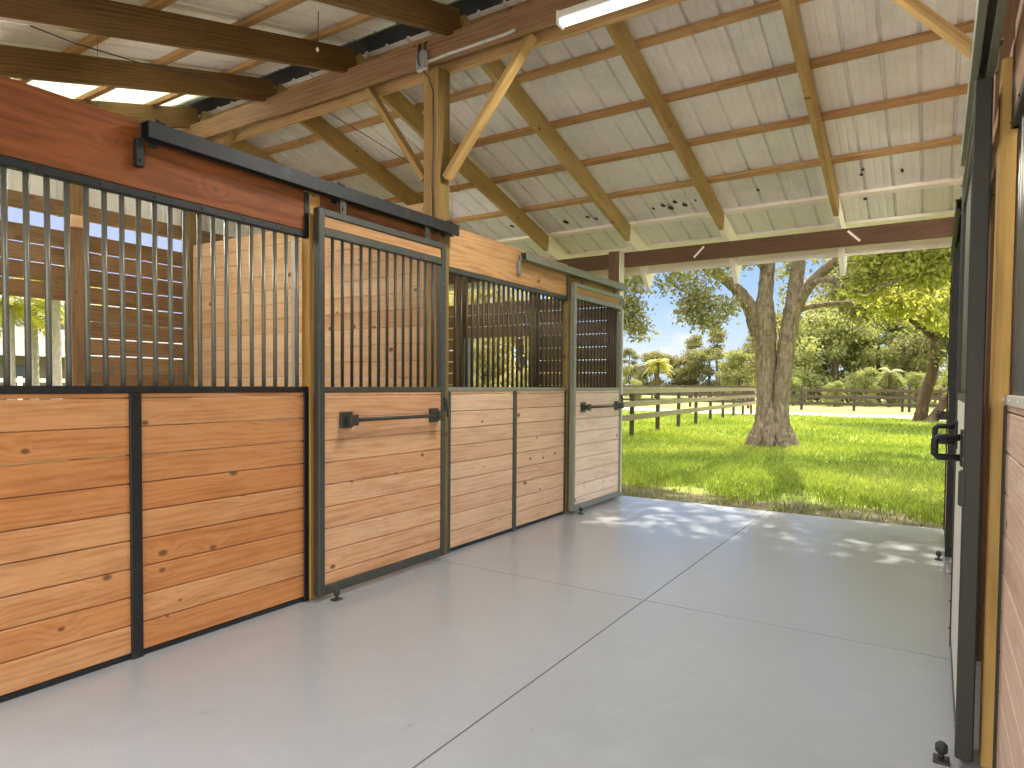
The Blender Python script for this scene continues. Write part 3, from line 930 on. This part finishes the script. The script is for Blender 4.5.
strip_light(-1.46, 3.738, 3.585, 'white twin tube light fixed along the ridge beam', M['tube'])
for x, y, lab in ((-4.75, 2.05, 'strip light added out of view over the nearest left stall'), (-4.75, 5.55, 'strip light added out of view over the second left stall'),
                  (1.85, 2.05, 'strip light added out of view over the nearest right stall'), (1.85, 5.55, 'strip light added out of view over the far right stall')):
    t = strip_light(x, y, 2.80, lab, M['fill_tube_lit'] if (x > 0 and y > 4) else M['fill_tube_low'] if (x < 0 and y > 4) else M['fill_tube_dim'])  # unseen lights, added to brighten the roof and interior
    for dx in (-.4, .4):
        MB().cyl((x + dx, y, 2.87), (x + dx, y, zb(y) + PZ + .03), .0015, 5).build('hanging_wire', M['cable'], t)

la = bpy.data.lights.new('fluorescent_lamp', 'AREA'); la.shape = 'RECTANGLE'; la.size = 1.14; la.size_y = .07; la.energy = 30; la.color = (1, .97, .9)
lo = bpy.data.objects.new('fluorescent_lamp', la); COL.objects.link(lo); lo.location = (-1.45, 3.738, 3.574)
t = empty('junction_box', (-3.22, 3.80, 3.60), 'grey electrical junction box on top of the tall left post', 'electrical box')
MB().box(-3.275, -3.185, 3.742, 3.776, 3.60, 3.74, 'z', .006).build('box_body', M['galv'], t)
MB().box(-3.270, -3.190, 3.732, 3.742, 3.605, 3.735, 'z', .004).build('cover', M['grey_plastic'], t)
for dx in (-.03, .03):
    MB().tube([(-3.23 + dx, 3.757, 3.74), (-3.23 + dx, 3.75, 3.775), (-3.215 + dx, 3.755, 3.80)], .008, 8).build('connector', M['dark_steel'], t)
q = MB().tube([(-3.18, 3.763, 3.655), (-3.0, 3.762, 3.662), (-2.75, 3.762, 3.664), (-2.50, 3.762, 3.666), (-2.42, 3.762, 3.675)], .0115, 10)
q.build('conduit_pipe', M['galv'], None, 'thin silvery conduit pipe under the ridge beam right of the junction box', 'pipe')
q = MB().tube([(-3.215, 3.728, 3.76), (-3.245, 3.722, 3.71), (-3.235, 3.722, 3.64), (-3.20, 3.80, 3.56), (-3.17, 3.812, 3.46), (-3.165, 3.813, 3.1), (-3.175, 3.813, 2.8), (-3.168, 3.813, 2.53)], .0055, 6)
q.build('power_cable', M['cable'], None, 'black cable running down the tall left post', 'cable')
t = empty('hanging_pull_string', (-3.63, 3.13, 3.60), 'thin hanging pull cord below the near slope rafters', 'cord')
MB().cyl((-3.63, 3.13, 3.60), (-3.62, 3.13, 3.85), .003, 6).build('cord', M['cable'], t)
MB().tube([(-3.63, 3.13, 3.58), (-3.63, 3.13, 3.592), (-3.63, 3.13, 3.61)], [.006, .012, .004], 8).build('knob', M['white_plastic'], t, 'white cord end')
MB().tube([(-4.10, 1.60, 3.19), (-4.17, 1.85, 3.225), (-4.32, 2.29, 3.335), (-4.5, 2.85, 3.50), (-4.7, 3.5, 3.70)], .004, 6).build('slack_wire', M['cable'], None, 'thin dark wire strung under the near slope rafters', 'wire')
MB().tube([(-4.69, 4.01, 3.77), (-4.55, 4.48, 3.63), (-4.45, 4.97, 3.50), (-4.30, 5.6, 3.34)], .004, 6).build('slack_wire', M['cable'], None, 'thin dark wire strung left of the tall left post', 'wire')


def guide(x, y, lab, s):
    t = empty('floor_guide', (x, y, 0), lab, 'door guide', 'floor guides of the sliding doors')
    MB().box(x - .025, x + .025, y - .03, y + .03, 0, .008, b=.002).build('base_plate', M['dark_steel'], t)
    MB().cyl((x, y, .006), (x, y, .03), .008, 8).build('spindle', M['dark_steel'], t)
    MB().tube([(x, y, .026), (x, y, .034), (x, y, .056), (x, y, .066)], [.012, .019, .019, .010], 12).build('roller', M['rubber'], t)


guide(XL + .13, 2.73, 'black roller guide at the foot of the nearer left door', 1)
guide(XL + .13, 5.96, 'black roller guide at the foot of the far left door', 1)
guide(.045, 2.72, 'black roller guide at the foot of the near right door', -1)
guide(.045, 5.94, 'black roller guide at the foot of the far right door', -1)


# ------------------------------------------------------------------ trees
def leaves_mesh(name, blobs, n, size, mat, parent, shell=.45, up=.3, clump=0, clump_r=.25, rbias=None):
    """blobs: (x, y, z, rx, ry, rz, weight)"""
    B = np.array(blobs, float)
    wgt = B[:, 6] / B[:, 6].sum()

    def sample(m):
        k = NP.choice(len(B), m, p=wgt)
        d = NP.normal(size=(m, 3)); d /= np.linalg.norm(d, axis=1)[:, None]
        r = (shell + (1 - shell) * NP.random(m) ** .6)[:, None]
        return B[k, :3] + d * r * B[k, 3:6]
    if clump:
        c = sample(max(1, n // clump))
        P = np.repeat(c, clump, 0)[:n]; n = len(P)
        crn = np.repeat(NP.random(len(c)), clump)[:n]
        P = P + NP.normal(size=(n, 3)) * clump_r * np.array([1, 1, .7])
    else:
        P = sample(n); crn = NP.random(n)
    a = NP.normal(size=(n, 3)); a[:, 2] -= .4; a /= np.linalg.norm(a, axis=1)[:, None]
    h = NP.normal(size=(n, 3)); h[:, 2] += up
    b = np.cross(a, h); b /= np.linalg.norm(b, axis=1)[:, None]
    s = (size * (.6 + .8 * NP.random(n)))[:, None]
    c_ = np.cross(a, b)
    Q = np.empty((n, 4, 3))
    Q[:, 0] = P - a * s * .5
    Q[:, 1] = P + b * s * .28 + c_ * s * .06
    Q[:, 2] = P + a * s * .5
    Q[:, 3] = P - b * s * .28 + c_ * s * .06
    base = np.arange(n) * 4
    F = np.stack([base, base + 1, base + 2, base + 3], 1).tolist()
    rn = np.clip(.25 * NP.random(n) + .45 * crn + .3 * NP.random(n), 0, 1)
    if rbias is not None: rn = np.clip(rn + rbias, 0, 1)
    return mesh_obj(name, Q.reshape(-1, 3), F, mat, parent, {'rnd': ('FLOAT', np.repeat(rn, 4))}, None, False)


def wob(pts, rs, sub=6, amp=.02):
    """smooth a polyline (Catmull-Rom) with its radii"""
    P = [Vector(p) for p in pts]; O, Rr = [], []
    for i in range(len(P) - 1):
        p0, p1, p2, p3 = P[max(i - 1, 0)], P[i], P[i + 1], P[min(i + 2, len(P) - 1)]
        for k in range(sub):
            u = k / sub
            q = .5 * ((2 * p1) + (-p0 + p2) * u + (2 * p0 - 5 * p1 + 4 * p2 - p3) * u * u + (-p0 + 3 * p1 - 3 * p2 + p3) * u ** 3)
            r = rs[i] + (rs[i + 1] - rs[i]) * u
            O.append(q + Vector((RNG.uniform(-1, 1), RNG.uniform(-1, 1), 0)) * amp * r); Rr.append(r * RNG.uniform(1 - amp, 1 + amp))
    O.append(P[-1]); Rr.append(rs[-1])
    return O, Rr


def limb(b, pts, rs, n=12, sub=6, amp=.06):
    o, r = wob(pts, rs, sub, amp); b.tube(o, r, n)


# the big oak in front of the opening
oak = empty('oak_tree', (-3.25, 16.6, -.08), 'large double trunk oak standing on the lawn in front of the opening', 'tree')
T = MB()
limb(T, [(-3.48, 16.55, -.25), (-3.47, 16.55, .02), (-3.44, 16.55, .35), (-3.435, 16.55, 1.0), (-3.45, 16.55, 2.2), (-3.50, 16.55, 2.9), (-3.50, 16.6, 3.5), (-3.45, 16.6, 4.4), (-3.4, 16.7, 6.2), (-3.7, 16.6, 8.5), (-3.9, 16.2, 11)],
     [.36, .32, .25, .205, .235, .27, .185, .165, .15, .12, .05], 18, 8, .05)
limb(T, [(-3.06, 16.55, -.25), (-3.07, 16.55, .02), (-3.09, 16.55, .35), (-3.085, 16.55, 1.0), (-3.0, 16.57, 2.2), (-2.90, 16.6, 3.0), (-2.82, 16.6, 3.7), (-2.77, 16.6, 4.6), (-2.7, 16.7, 6.5), (-2.3, 16.9, 9), (-2.2, 17, 11.5)],
     [.34, .30, .235, .18, .195, .195, .17, .155, .14, .11, .05], 18, 8, .05)
for a, r in ((.1, .40), (1.2, .3), (2.3, .3), (3.15, .40), (4.0, .28), (4.7, .2), (5.5, .28)):   # root flare
    c = Vector((-3.27, 16.55, 0)); d = Vector((math.cos(a) * .9, math.sin(a) * .7, 0))
    limb(T, [c + d * .20 + Vector((0, 0, .85)), c + d * .34 + Vector((0, 0, .28)), c + d * (.42 + r * .2) + Vector((0, 0, .02)), c + d * (.55 + r * .4) + Vector((0, 0, -.16))], [.06, .16, .15, .05], 9)
T.build('trunk', M['bark'], oak)
limbs = [
    ([(-3.62, 16.55, 2.55), (-3.80, 16.5, 3.15), (-4.05, 16.3, 3.60), (-4.50, 15.9, 4.02), (-5.2, 15.4, 4.35), (-6.3, 14.8, 4.6), (-7.6, 14.3, 4.7)], [.21, .18, .15, .13, .11, .08, .03]),
    ([(-2.86, 16.6, 3.05), (-2.58, 16.5, 3.55), (-2.25, 16.4, 3.90), (-1.75, 16.2, 4.2), (-.9, 16.0, 4.5), (.3, 15.8, 4.8), (1.6, 15.6, 5.2)], [.15, .125, .115, .105, .09, .06, .03]),
    ([(-2.82, 16.6, 3.3), (-2.4, 16.3, 3.66), (-2.05, 16.1, 3.68), (-1.75, 16.0, 3.50), (-1.35, 15.8, 3.32), (-.6, 15.6, 3.55), (.4, 15.5, 3.95)], [.07, .065, .06, .055, .05, .04, .015]),
    ([(-2.80, 16.6, 3.1), (-2.45, 16.8, 3.2), (-1.9, 17.0, 3.26), (-1.3, 17.2, 3.25), (-.6, 17.3, 3.5), (.2, 17.4, 3.6)], [.07, .06, .055, .05, .035, .015]),
    ([(-3.5, 16.5, 4.2), (-4.2, 15.6, 5.3), (-4.8, 14.2, 6.4), (-5.2, 12.6, 7.2), (-5.4, 11.2, 7.5)], [.15, .13, .10, .07, .03]),
    ([(-2.8, 16.6, 4.5), (-2.2, 15.4, 5.8), (-1.7, 13.8, 7.0), (-1.2, 12.0, 7.8), (-1.0, 10.6, 8.0)], [.14, .12, .10, .07, .03]),
    ([(-3.4, 16.7, 5.5), (-4.6, 17.6, 7.2), (-6.0, 18.6, 8.4)], [.13, .10, .03]),
    ([(-2.6, 16.7, 6.0), (-1.2, 17.8, 7.6), (.5, 18.8, 8.8)], [.13, .10, .03]),
]
for p, r in limbs:
    q = MB(); limb(q, p, r, 10); q.build('limb', M['bark'], oak)
# leafy twigs that hang into view, left and right
hang = [(-5.95, 14.4, 3.75, .55, .5, .5, 2.2), (-6.1, 14.4, 3.1, .4, .4, .5, 1.8), (-5.8, 14.4, 2.62, .22, .3, .3, .8), (-6.3, 14.6, 2.9, .3, .3, .45, 1.2),
        (-5.0, 14.8, 3.75, .6, .5, .4, 1.5), (-4.55, 14.8, 3.25, .45, .4, .40, 2.0), (-4.30, 14.8, 2.80, .30, .3, .28, 1.2), (-4.75, 14.8, 3.0, .3, .3, .3, 1.0), (-4.0, 15.0, 3.05, .26, .3, .22, .8),
        (-4.3, 15.2, 4.0, .6, .5, .3, 1.4), (-3.7, 15.2, 4.2, .5, .5, .3, .8), (-5.5, 14.8, 4.5, .9, .7, .35, 1.5), (-3.05, 17.4, 3.1, .25, .3, .8, 1.6), (-3.1, 17.4, 4.2, .3, .4, .5, 1.0),
        (-2.3, 17.2, 4.5, .9, .5, .4, .8)]
leaves_mesh('hanging_foliage', hang, 8200, .10, M['leaf_oak'], oak, .05, .3, 7, .13)
right = [(-.9, 15.8, 4.05, .8, .7, .5, 3), (-.2, 15.6, 3.7, .6, .7, .55, 3), (-.5, 15.6, 4.7, 1.1, .8, .5, 3), (.4, 15.4, 4.2, .7, .8, .7, 3), (-1.3, 16.0, 3.45, .45, .5, .3, 1.6),
         (-.8, 17.2, 3.2, .7, .5, .35, 2), (.1, 16.8, 3.0, .5, .6, .5, 2.2), (-1.55, 16.4, 4.5, .6, .5, .3, 1.2), (.35, 15.5, 2.75, .35, .4, .4, 1.3)]
leaves_mesh('sun_tinted_foliage', right, 12500, .115, M['leaf_bright'], oak, .1, .3, 9, .12)
crown = []
R3 = random.Random(21)
while len(crown) < 64:
    x, y = R3.uniform(-9.5, 2.6), R3.uniform(9.6, 21)
    q_ = ((x + 3.3) / 6.4) ** 2 + ((y - 15.0) / 6.2) ** 2
    if q_ > 1 or (x > -2.0 and y > 15.6): continue
    crown.append((x, y, R3.uniform(5.6, 6.8) + (1 - q_) * R3.uniform(.3, 5.2), 1.15, 1.15, .75, 1))
leaves_mesh('crown_foliage', crown, 21000, .19, M['leaf_oak'], oak, .2, .6, 10, .26)

# leaning tree at the right
rt = empty('leaning_tree', (-.4, 31.0, -.08), 'leaning two stemmed tree with dark crown at the right of the lawn', 'tree')
q = MB(); limb(q, [(-.55, 31, -.2), (-.50, 31, .1), (-.42, 31, .7), (-.2, 31, 1.7), (-.06, 31, 2.8), (-.05, 31, 3.8), (-.4, 31, 5.0), (-.9, 31, 6.5)], [.30, .26, .21, .19, .19, .17, .13, .05], 12)
q.build('trunk', M['bark_far'], rt)
q = MB(); limb(q, [(-.22, 30.6, -.2), (-.12, 30.6, .1), (.25, 30.6, .7), (.75, 30.6, 1.5), (1.5, 30.6, 2.6)], [.22, .18, .16, .15, .10], 10)
q.build('second_stem', M['bark_far'], rt)
q = MB(); limb(q, [(-.06, 31, 3.2), (-.9, 30.8, 4.0), (-2.0, 30.6, 4.6), (-3.2, 30.4, 5.2)], [.12, .10, .08, .03], 8)
q.build('limb', M['bark_far'], rt)
bl = [(-1.2, 30.6, 5.0, 1.5, 1.4, .9, 3), (-2.4, 30.4, 4.7, 1.1, 1.2, .7, 2), (-3.2, 30.6, 5.6, 1.2, 1.2, .9, 2), (-.2, 30.6, 5.6, 1.4, 1.4, 1.1, 3), (.9, 30.4, 4.6, .9, 1.2, 1.2, 2.2), (.6, 30.0, 3.1, .5, .8, .9, 1.2),
      (-1.6, 31, 6.8, 2.3, 1.8, 1.2, 4), (1.0, 31, 6.5, 1.6, 1.6, 1.3, 3)]
leaves_mesh('foliage', bl, 24000, .16, M['leaf_olive'], rt, .2, .5, 9, .24)
leaves_mesh('sun_tinted_foliage', [(.65, 28.5, 4.0, .6, .7, .8, 1), (.3, 28.5, 5.0, .9, .8, .7, 1), (.8, 28.5, 2.0, .4, .6, .7, .6), (-1.0, 28.8, 6.2, 1.2, 1, .6, 1)], 6000, .15, M['leaf_bright'], rt, .1, .4, 9, .2)  # sunlight on the front leaves put into a lighter leaf colour


def copy_tree(o, loc, rz, sc, label, group):
    c = o.copy(); COL.objects.link(c); c.location = loc; c.rotation_euler = (0, 0, rz); c.scale = sc
    c['label'] = label; c['group'] = group
    for ch in list(o.children):
        d = ch.copy(); COL.objects.link(d); d.parent = c
    return c


def proto_broad(name, leafm, seed, wide=1.0, low=.25):
    R2 = random.Random(seed)
    t = empty(name, (0, 0, 0))
    q = MB(); limb(q, [(0, 0, -.4), (0, 0, .4), (.15, 0, 2.0), (-.1, 0, 4.0), (.1, 0, 6.0)], [.32, .26, .22, .18, .08], 9)
    q.build('trunk', M['bark_far'], t)
    bl = []
    for k in range(44):
        a = R2.uniform(0, 2 * PI); h = R2.uniform(low, 1); r = math.sqrt(max(.04, 1 - (2 * h - 1.0) ** 2)) * R2.uniform(.45, 1.08)
        q_ = R2.uniform(.45, 1.0)
        bl.append((math.cos(a) * r * 3.2 * wide, math.sin(a) * r * 2.6, h * 7.4 + R2.uniform(-.3, .3), q_ * wide, q_, q_ * .75, q_))
    leaves_mesh('foliage', bl, 9500, .30, leafm, t, .15, .5, 8, .30)
    return t


def proto_pine(name):
    t = empty(name, (0, 0, 0))
    q = MB(); limb(q, [(0, 0, -.4), (0, 0, 2), (.15, 0, 5), (.05, 0, 8.6)], [.17, .15, .13, .06], 8)
    q.build('trunk', M['bark_far'], t)
    leaves_mesh('foliage', [(0, 0, 8.6, 1.4, 1.2, .35, 2), (-1.1, .2, 7.8, .9, .8, .25, 1.2), (1.2, 0, 8.0, .9, .8, .25, 1.2), (.4, .3, 9.1, .8, .8, .3, 1), (-.7, 0, 6.7, .7, .6, .2, .7), (.9, 0, 6.9, .6, .6, .2, .6)],
                2600, .26, M['leaf_olive'], t, .1, .6, 8, .26)
    return t


def proto_palm(name, leafm, h=3.2, frond=1.5, n=26, bark='bark_far', trunk_r=.16):
    t = empty(name, (0, 0, 0))
    q = MB(); limb(q, [(0, 0, -.3), (0, 0, .3), (.03, 0, h * .5), (0, 0, h)], [trunk_r * 1.15, trunk_r, trunk_r * .85, trunk_r * .8], 9, 5, .03)
    q.build('trunk', M[bark], t)
    V, F, Rn = [], [], []
    R2 = random.Random(len(name))
    for k in range(n):
        az = 2 * PI * k / n + R2.uniform(-.2, .2); el = R2.uniform(-.5, 1.2)
        d = Vector((math.cos(az), math.sin(az), 0)); L = frond * R2.uniform(.8, 1.1)
        rr = R2.random()
        prev = None
        for j in range(14):                       # paired leaflets along a drooping rib
            u = j / 13
            p = Vector((0, 0, h)) + d * L * u * math.cos(el * (1 - u * .3)) + Vector((0, 0, L * (math.sin(el) * u - .75 * u * u)))
            side = Vector((-d.y, d.x, 0))
            for sg in (1, -1):
                lw = L * .30 * math.sin(PI * min(1, .15 + u * .85)) + .03
                n0 = len(V)
                tip = p + side * sg * lw + d * lw * .5 - Vector((0, 0, lw * .55))
                V += [tuple(p - d * .035), tuple(p + d * .035), tuple(tip)]; F.append([n0, n0 + 1, n0 + 2]); Rn += [min(1, max(0, rr * .6 + R2.random() * .4))] * 3
    mesh_obj('fronds', V, F, leafm, t, {'rnd': ('FLOAT', Rn)}, None, False)
    return t


PB = [proto_broad('broadleaf_tree', M['leaf_olive'], 1), proto_broad('broadleaf_tree', M['leaf_mid'], 2, 1.15, .1), proto_broad('broadleaf_tree', M['leaf_olive'], 3, 1.3, .15)]
PP = proto_pine('pine_tree')
PL = proto_palm('palm_tree', M['leaf_palm'], 3.2, 1.35, 46)
PW = proto_palm('palm_tree', M['leaf_mid'], 2.6, 1.3, 24)


def first(o, loc, rz, sc, label, cat, group):
    o.location = loc; o.rotation_euler = (0, 0, rz); o.scale = sc
    tag(o, label, cat, group)
    USED.add(o.name)
    return o


USED = set()


def place(proto, x, y, sc, label, cat, group, rz=None):
    rz = RNG.uniform(0, 6.28) if rz is None else rz
    if not isinstance(sc, tuple): sc = (sc, sc, sc)
    if proto.name not in USED: return first(proto, (x, y, -.1), rz, sc, label, cat, group)
    c = copy_tree(proto, (x, y, -.1), rz, sc, label, group); c['category'] = cat
    return c


GT = 'trees far beyond the fences'
# left of the oak, seen over the tan fence
for pr, x, y, sc, lab in (
        (PB[0], -27.6, 74, (.92, .92, .70), 'round dark olive tree second from the corner post on the skyline'),
        (PB[2], -24.2, 76, (.80, .80, .70), 'broad dark olive tree left of the pines on the skyline'),
        (PB[2], -21.4, 74, (.80, .80, .74), 'dark tree under the tall pines on the skyline'),
        (PB[1], -17.6, 72, .68, 'paler bushy tree just left of the oak trunk on the skyline'),
        (PB[1], -32.5, 78, .52, 'low pale tree beside the white corner post on the skyline'),
        (PB[0], -19.4, 80, .74, 'olive tree behind the pale bushy one on the skyline')):
    place(pr, x, y, sc, lab, 'tree', GT)
for x, y, s, lab in ((-32.2, 77, .64, 'small flat topped pine nearest the white corner post'), (-25.8, 82, .82, 'flat topped pine rising behind the round olive tree'),
                     (-22.0, 79, .88, 'tall flat topped pine, highest on the skyline'), (-17.9, 80, .80, 'flat topped pine just left of the oak trunk')):
    place(PP, x, y, s, lab, 'tree', GT)
place(PL, -25.9, 70, 1.25, 'yellow green palm in front of the dark skyline trees', 'palm', 'palms beyond the fences')
place(PL, -27.6, 68, .55, 'short yellow palm behind the tan fence', 'palm', 'palms beyond the fences')
# right of the oak
for pr, x, y, sc, lab in (
        (PB[1], -9.8, 62, .95, 'tall pale green tree just right of the oak trunk'),
        (PB[1], -7.1, 60, 1.05, 'tree with a pale straight trunk behind the dark fence'),
        (PB[1], -7.6, 66, 1.25, 'high light green tree behind the straight trunk'),
        (PB[1], -4.2, 64, 1.0, 'dense green tree behind the middle of the dark fence'),
        (PB[1], -1.6, 70, 1.0, 'pale green tree behind the palm'),
        (PB[2], 1.6, 62, 1.1, 'tree behind the leaning tree at the right'),
        (PB[0], -12.6, 68, 1.1, 'green tree half hidden by the oak trunk'),
        (PB[2], -3.0, 80, 1.6, 'tallest tree at the back right')):
    place(pr, x, y, sc, lab, 'tree', GT)
place(PW, -2.9, 56, 1.0, 'drooping grey green palm behind the dark fence', 'palm', 'palms beyond the fences')
for x, y, s, lab in ((-9.2, 54, .26, 'round pale shrub behind the dark fence by the oak trunk'), (-6.2, 53, .22, 'low bright shrub behind the dark fence'), (-4.4, 55, .34, 'round yellow green shrub behind the dark fence'),
                     (-1.2, 55, .30, 'pale green shrub left of the leaning trunk'), (1.0, 50, .32, 'bright shrub right of the leaning trunk'), (-25.2, 62, .24, 'pale shrub behind the tan fence below the palm')):
    place(PB[1], x, y, (s, s, s * 1.1), lab, 'shrub', 'shrubs beyond the fences')
PS = proto_broad('leafy_shrub', M['leaf_mix'], 9, 1.0, .05)
for x, y, s, lab in ((-10.3, 14.6, .55, 'mixed red and green shrub outside the middle of the second left stall window'), (-8.9, 14.2, .50, 'yellow green shrub outside the right half of that window'),
                     (-12.2, 15.2, .62, 'tall shrub outside the left half of that window'), (-9.6, 12.4, .26, 'low shrub close outside the second left stall')):
    place(PS, x, y, s, lab, 'shrub', 'shrubs outside the second left stall')

# ------------------------------------------------------------------ fences
t = empty('paddock_fence', (-7.4, 25, -.08), 'weathered tan rail fence running away on the left of the oak', 'fence')
P0, P1 = Vector((-6.78, 14.4, 0)), Vector((-8.30, 38.2, 0)); nP = 11
for k in range(nP):
    p = P0.lerp(P1, k / (nP - 1))
    MB().box(p.x - .05, p.x + .05, p.y - .05, p.y + .05, -.3, 1.25, 'z', .006).build('fence_post', M['fence_dark'], t)
for z in (.46, .82, 1.18):
    q = MB()
    for k in range(0, nP - 1, 2):
        a = P0.lerp(P1, k / (nP - 1)); b = P0.lerp(P1, min(k + 2, nP - 1) / (nP - 1))
        o = Vector((.072, 0, z))
        q.beam(a + o, b + o, .04, .155, up=(0, 0, 1))
    q.build('fence_rail', M['fence_tan'], t)
t = empty('drive_fence', (-14, 44, -.08), 'dark brown rail fence crossing beyond the sandy drive', 'fence')
xs_ = [-42 + 4.0 * k for k in range(8)] + [-10.2, -7.0, -4.1, -1.62, -1.28, .2, 3.4, 6.6]
for x in xs_:
    top = 1.62 if x == -1.28 else 1.3
    MB().box(x - .075, x + .075, 43.95, 44.1, -.3, top, 'z', .006).build('fence_post', M['fence_dark'], t)
for z in (.34, .74, 1.14):
    MB().box(-42, 6.7, 43.90, 43.945, z - .085, z + .085, 'x', .005).build('fence_rail', M['fence_dark'], t)
t = empty('pasture_fence', (-10, 60, -.08), 'thin dark fence farther off across the dry pasture', 'fence')
for k in range(12):
    MB().box(-40 + 4.5 * k - .07, -40 + 4.5 * k + .07, 57.9, 58.05, -.3, 1.4, 'z').build('fence_post', M['fence_dark'], t)
for z in (.7, 1.3):
    MB().box(-40, 10, 57.85, 57.9, z - .08, z + .08, 'x').build('fence_rail', M['fence_dark'], t)

# ------------------------------------------------------------------ neighbours seen through the nearest left stall's window
PR = proto_palm('slender_palm', M['leaf_palm'], 3.55, 1.25, 30, 'bark_pale', .12)
PR2 = PR
for x, y, s, lab in ((-22.0, 8.55, 1.0, 'palm with a pale trunk in the middle of the near stall window'), (-21.0, 7.62, .95, 'palm with hanging fronds at the left of the near stall window'), (-20.5, 8.50, 1.18, 'palm with a pale trunk nearest the window post')):
    place(PR2, x, y, s, lab, 'palm', 'palms outside the nearest left stall')
t = empty('neighbour_house', (-33, 12, -.08), 'grey roofed house seen through the nearest left stall window', 'house')
MB().box(-36, -31, 7.0, 20.0, -.2, 2.35, 'y', .02).build('house_wall', M['house_dark'], t)
q = MB()
q.prism([(-30.5, 6.6, 2.3), (-36.5, 6.6, 2.3), (-33.5, 6.6, 3.65)], (0, 14, 0))
q.build('roof', M['house_roof'], t)
MB().box(-44, -38, 9.5, 22, -.2, 4.6, 'z', .02).build('tall_wall', M['house_wall'], t, 'pale grey tall rear wing')
MB().prism([(-37.4, 9.2, 4.55), (-44.6, 9.2, 4.55), (-41, 9.2, 6.2)], (0, 13, 0)).build('rear_roof', M['house_roof'], t)
for k in range(4):
    MB().box(-31.0, -30.94, 8.2 + 3 * k, 9.2 + 3 * k, .8, 1.9, 'z', .01).build('window', M['glass'], t)
t = empty('white_fence', (-27, 10, -.08), 'white rail fence in front of the grey roofed house', 'fence')
for k in range(7):
    MB().box(-27.06, -26.94, 6.0 + 2.0 * k, 6.12 + 2.0 * k, -.2, 1.45, 'z', .006).build('fence_post', M['white_plastic'], t)
for z in (.55, .95, 1.32):
    MB().box(-27.02, -26.98, 5.9, 18.4, z - .07, z + .07, 'y', .006).build('fence_rail', M['white_plastic'], t)

# ------------------------------------------------------------------ light
w = bpy.data.worlds.new('sky'); S.world = w; w.use_nodes = True
nt = w.node_tree; nt.nodes.clear(); t = NT(nt)
d = t.n('ShaderNodeTexCoord').outputs['Generated']
sp = t.n('ShaderNodeSeparateXYZ', None, Vector=d)
el = sp.outputs[2]
cr = t.n('ShaderNodeValToRGB', None, Fac=el)
e = cr.color_ramp.elements
e[0].position = 0.0; e[0].color = (.27, .32, .38, 1)
e[1].position = 1.0; e[1].color = (.07, .14, .34, 1)
for p, c in ((.05, (.255, .305, .385)), (.14, (.155, .232, .385)), (.35, (.09, .165, .345))):
    k = e.new(p); k.color = (*c, 1)
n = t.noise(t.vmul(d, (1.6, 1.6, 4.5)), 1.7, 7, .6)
# bright unseen clouds added behind and overhead to light the barn, wisps in front
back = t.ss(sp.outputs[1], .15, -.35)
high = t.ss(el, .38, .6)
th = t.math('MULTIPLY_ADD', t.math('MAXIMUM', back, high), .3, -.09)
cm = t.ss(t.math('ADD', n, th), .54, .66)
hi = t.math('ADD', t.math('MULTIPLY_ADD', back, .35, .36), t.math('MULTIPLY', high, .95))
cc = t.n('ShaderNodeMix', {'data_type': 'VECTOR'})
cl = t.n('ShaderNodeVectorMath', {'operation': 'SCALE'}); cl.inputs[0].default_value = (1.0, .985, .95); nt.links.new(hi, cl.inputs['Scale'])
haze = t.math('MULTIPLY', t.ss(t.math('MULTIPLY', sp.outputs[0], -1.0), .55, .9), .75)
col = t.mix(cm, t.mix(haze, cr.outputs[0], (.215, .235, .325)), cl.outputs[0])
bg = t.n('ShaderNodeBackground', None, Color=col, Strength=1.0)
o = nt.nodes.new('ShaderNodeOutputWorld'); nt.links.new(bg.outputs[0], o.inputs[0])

sun = bpy.data.lights.new('sun', 'SUN'); sun.energy = 3.7; sun.angle = math.radians(.6); sun.color = (1.0, .92, .78)
so = bpy.data.objects.new('sun', sun); COL.objects.link(so)
elev, az = math.radians(52.5), math.radians(-4)      # azimuth measured from +y towards +x
dirv = Vector((math.sin(az) * math.cos(elev), math.cos(az) * math.cos(elev), math.sin(elev)))
so.rotation_euler = dirv.to_track_quat('Z', 'Y').to_euler()
so.location = dirv * 60

# ------------------------------------------------------------------ camera
cam = bpy.data.cameras.new('camera'); co = bpy.data.objects.new('camera', cam); COL.objects.link(co)
cam.sensor_fit = 'HORIZONTAL'; cam.sensor_width = 36.0
cam.lens = 658.23 / 1024 * 36.0
cam.shift_y = (405.39 - 384) / 1024
cam.clip_start = .02; cam.clip_end = 500
yaw, pit, rol = math.radians(32.785), math.radians(-1.7708), math.radians(.47516)
fw = Vector((-math.sin(yaw) * math.cos(pit), math.cos(yaw) * math.cos(pit), math.sin(pit)))
rt_ = Vector((math.cos(yaw), math.sin(yaw), 0)); up = rt_.cross(fw)
r2 = rt_ * math.cos(rol) + up * math.sin(rol); u2 = up * math.cos(rol) - rt_ * math.sin(rol)
mw = Matrix(((r2.x, u2.x, -fw.x, 0), (r2.y, u2.y, -fw.y, 0), (r2.z, u2.z, -fw.z, 1.3), (0, 0, 0, 1)))
co.matrix_world = mw
S.camera = co

S.view_settings.view_transform = 'Standard'
S.view_settings.look = 'None'
S.view_settings.gamma = 1.0
S.view_settings.use_curve_mapping = False
S.view_settings.exposure = 1.58
S.cycles.use_denoising = True
S.cycles.max_bounces = 10
S.cycles.diffuse_bounces = 6
S.cycles.transmission_bounces = 6
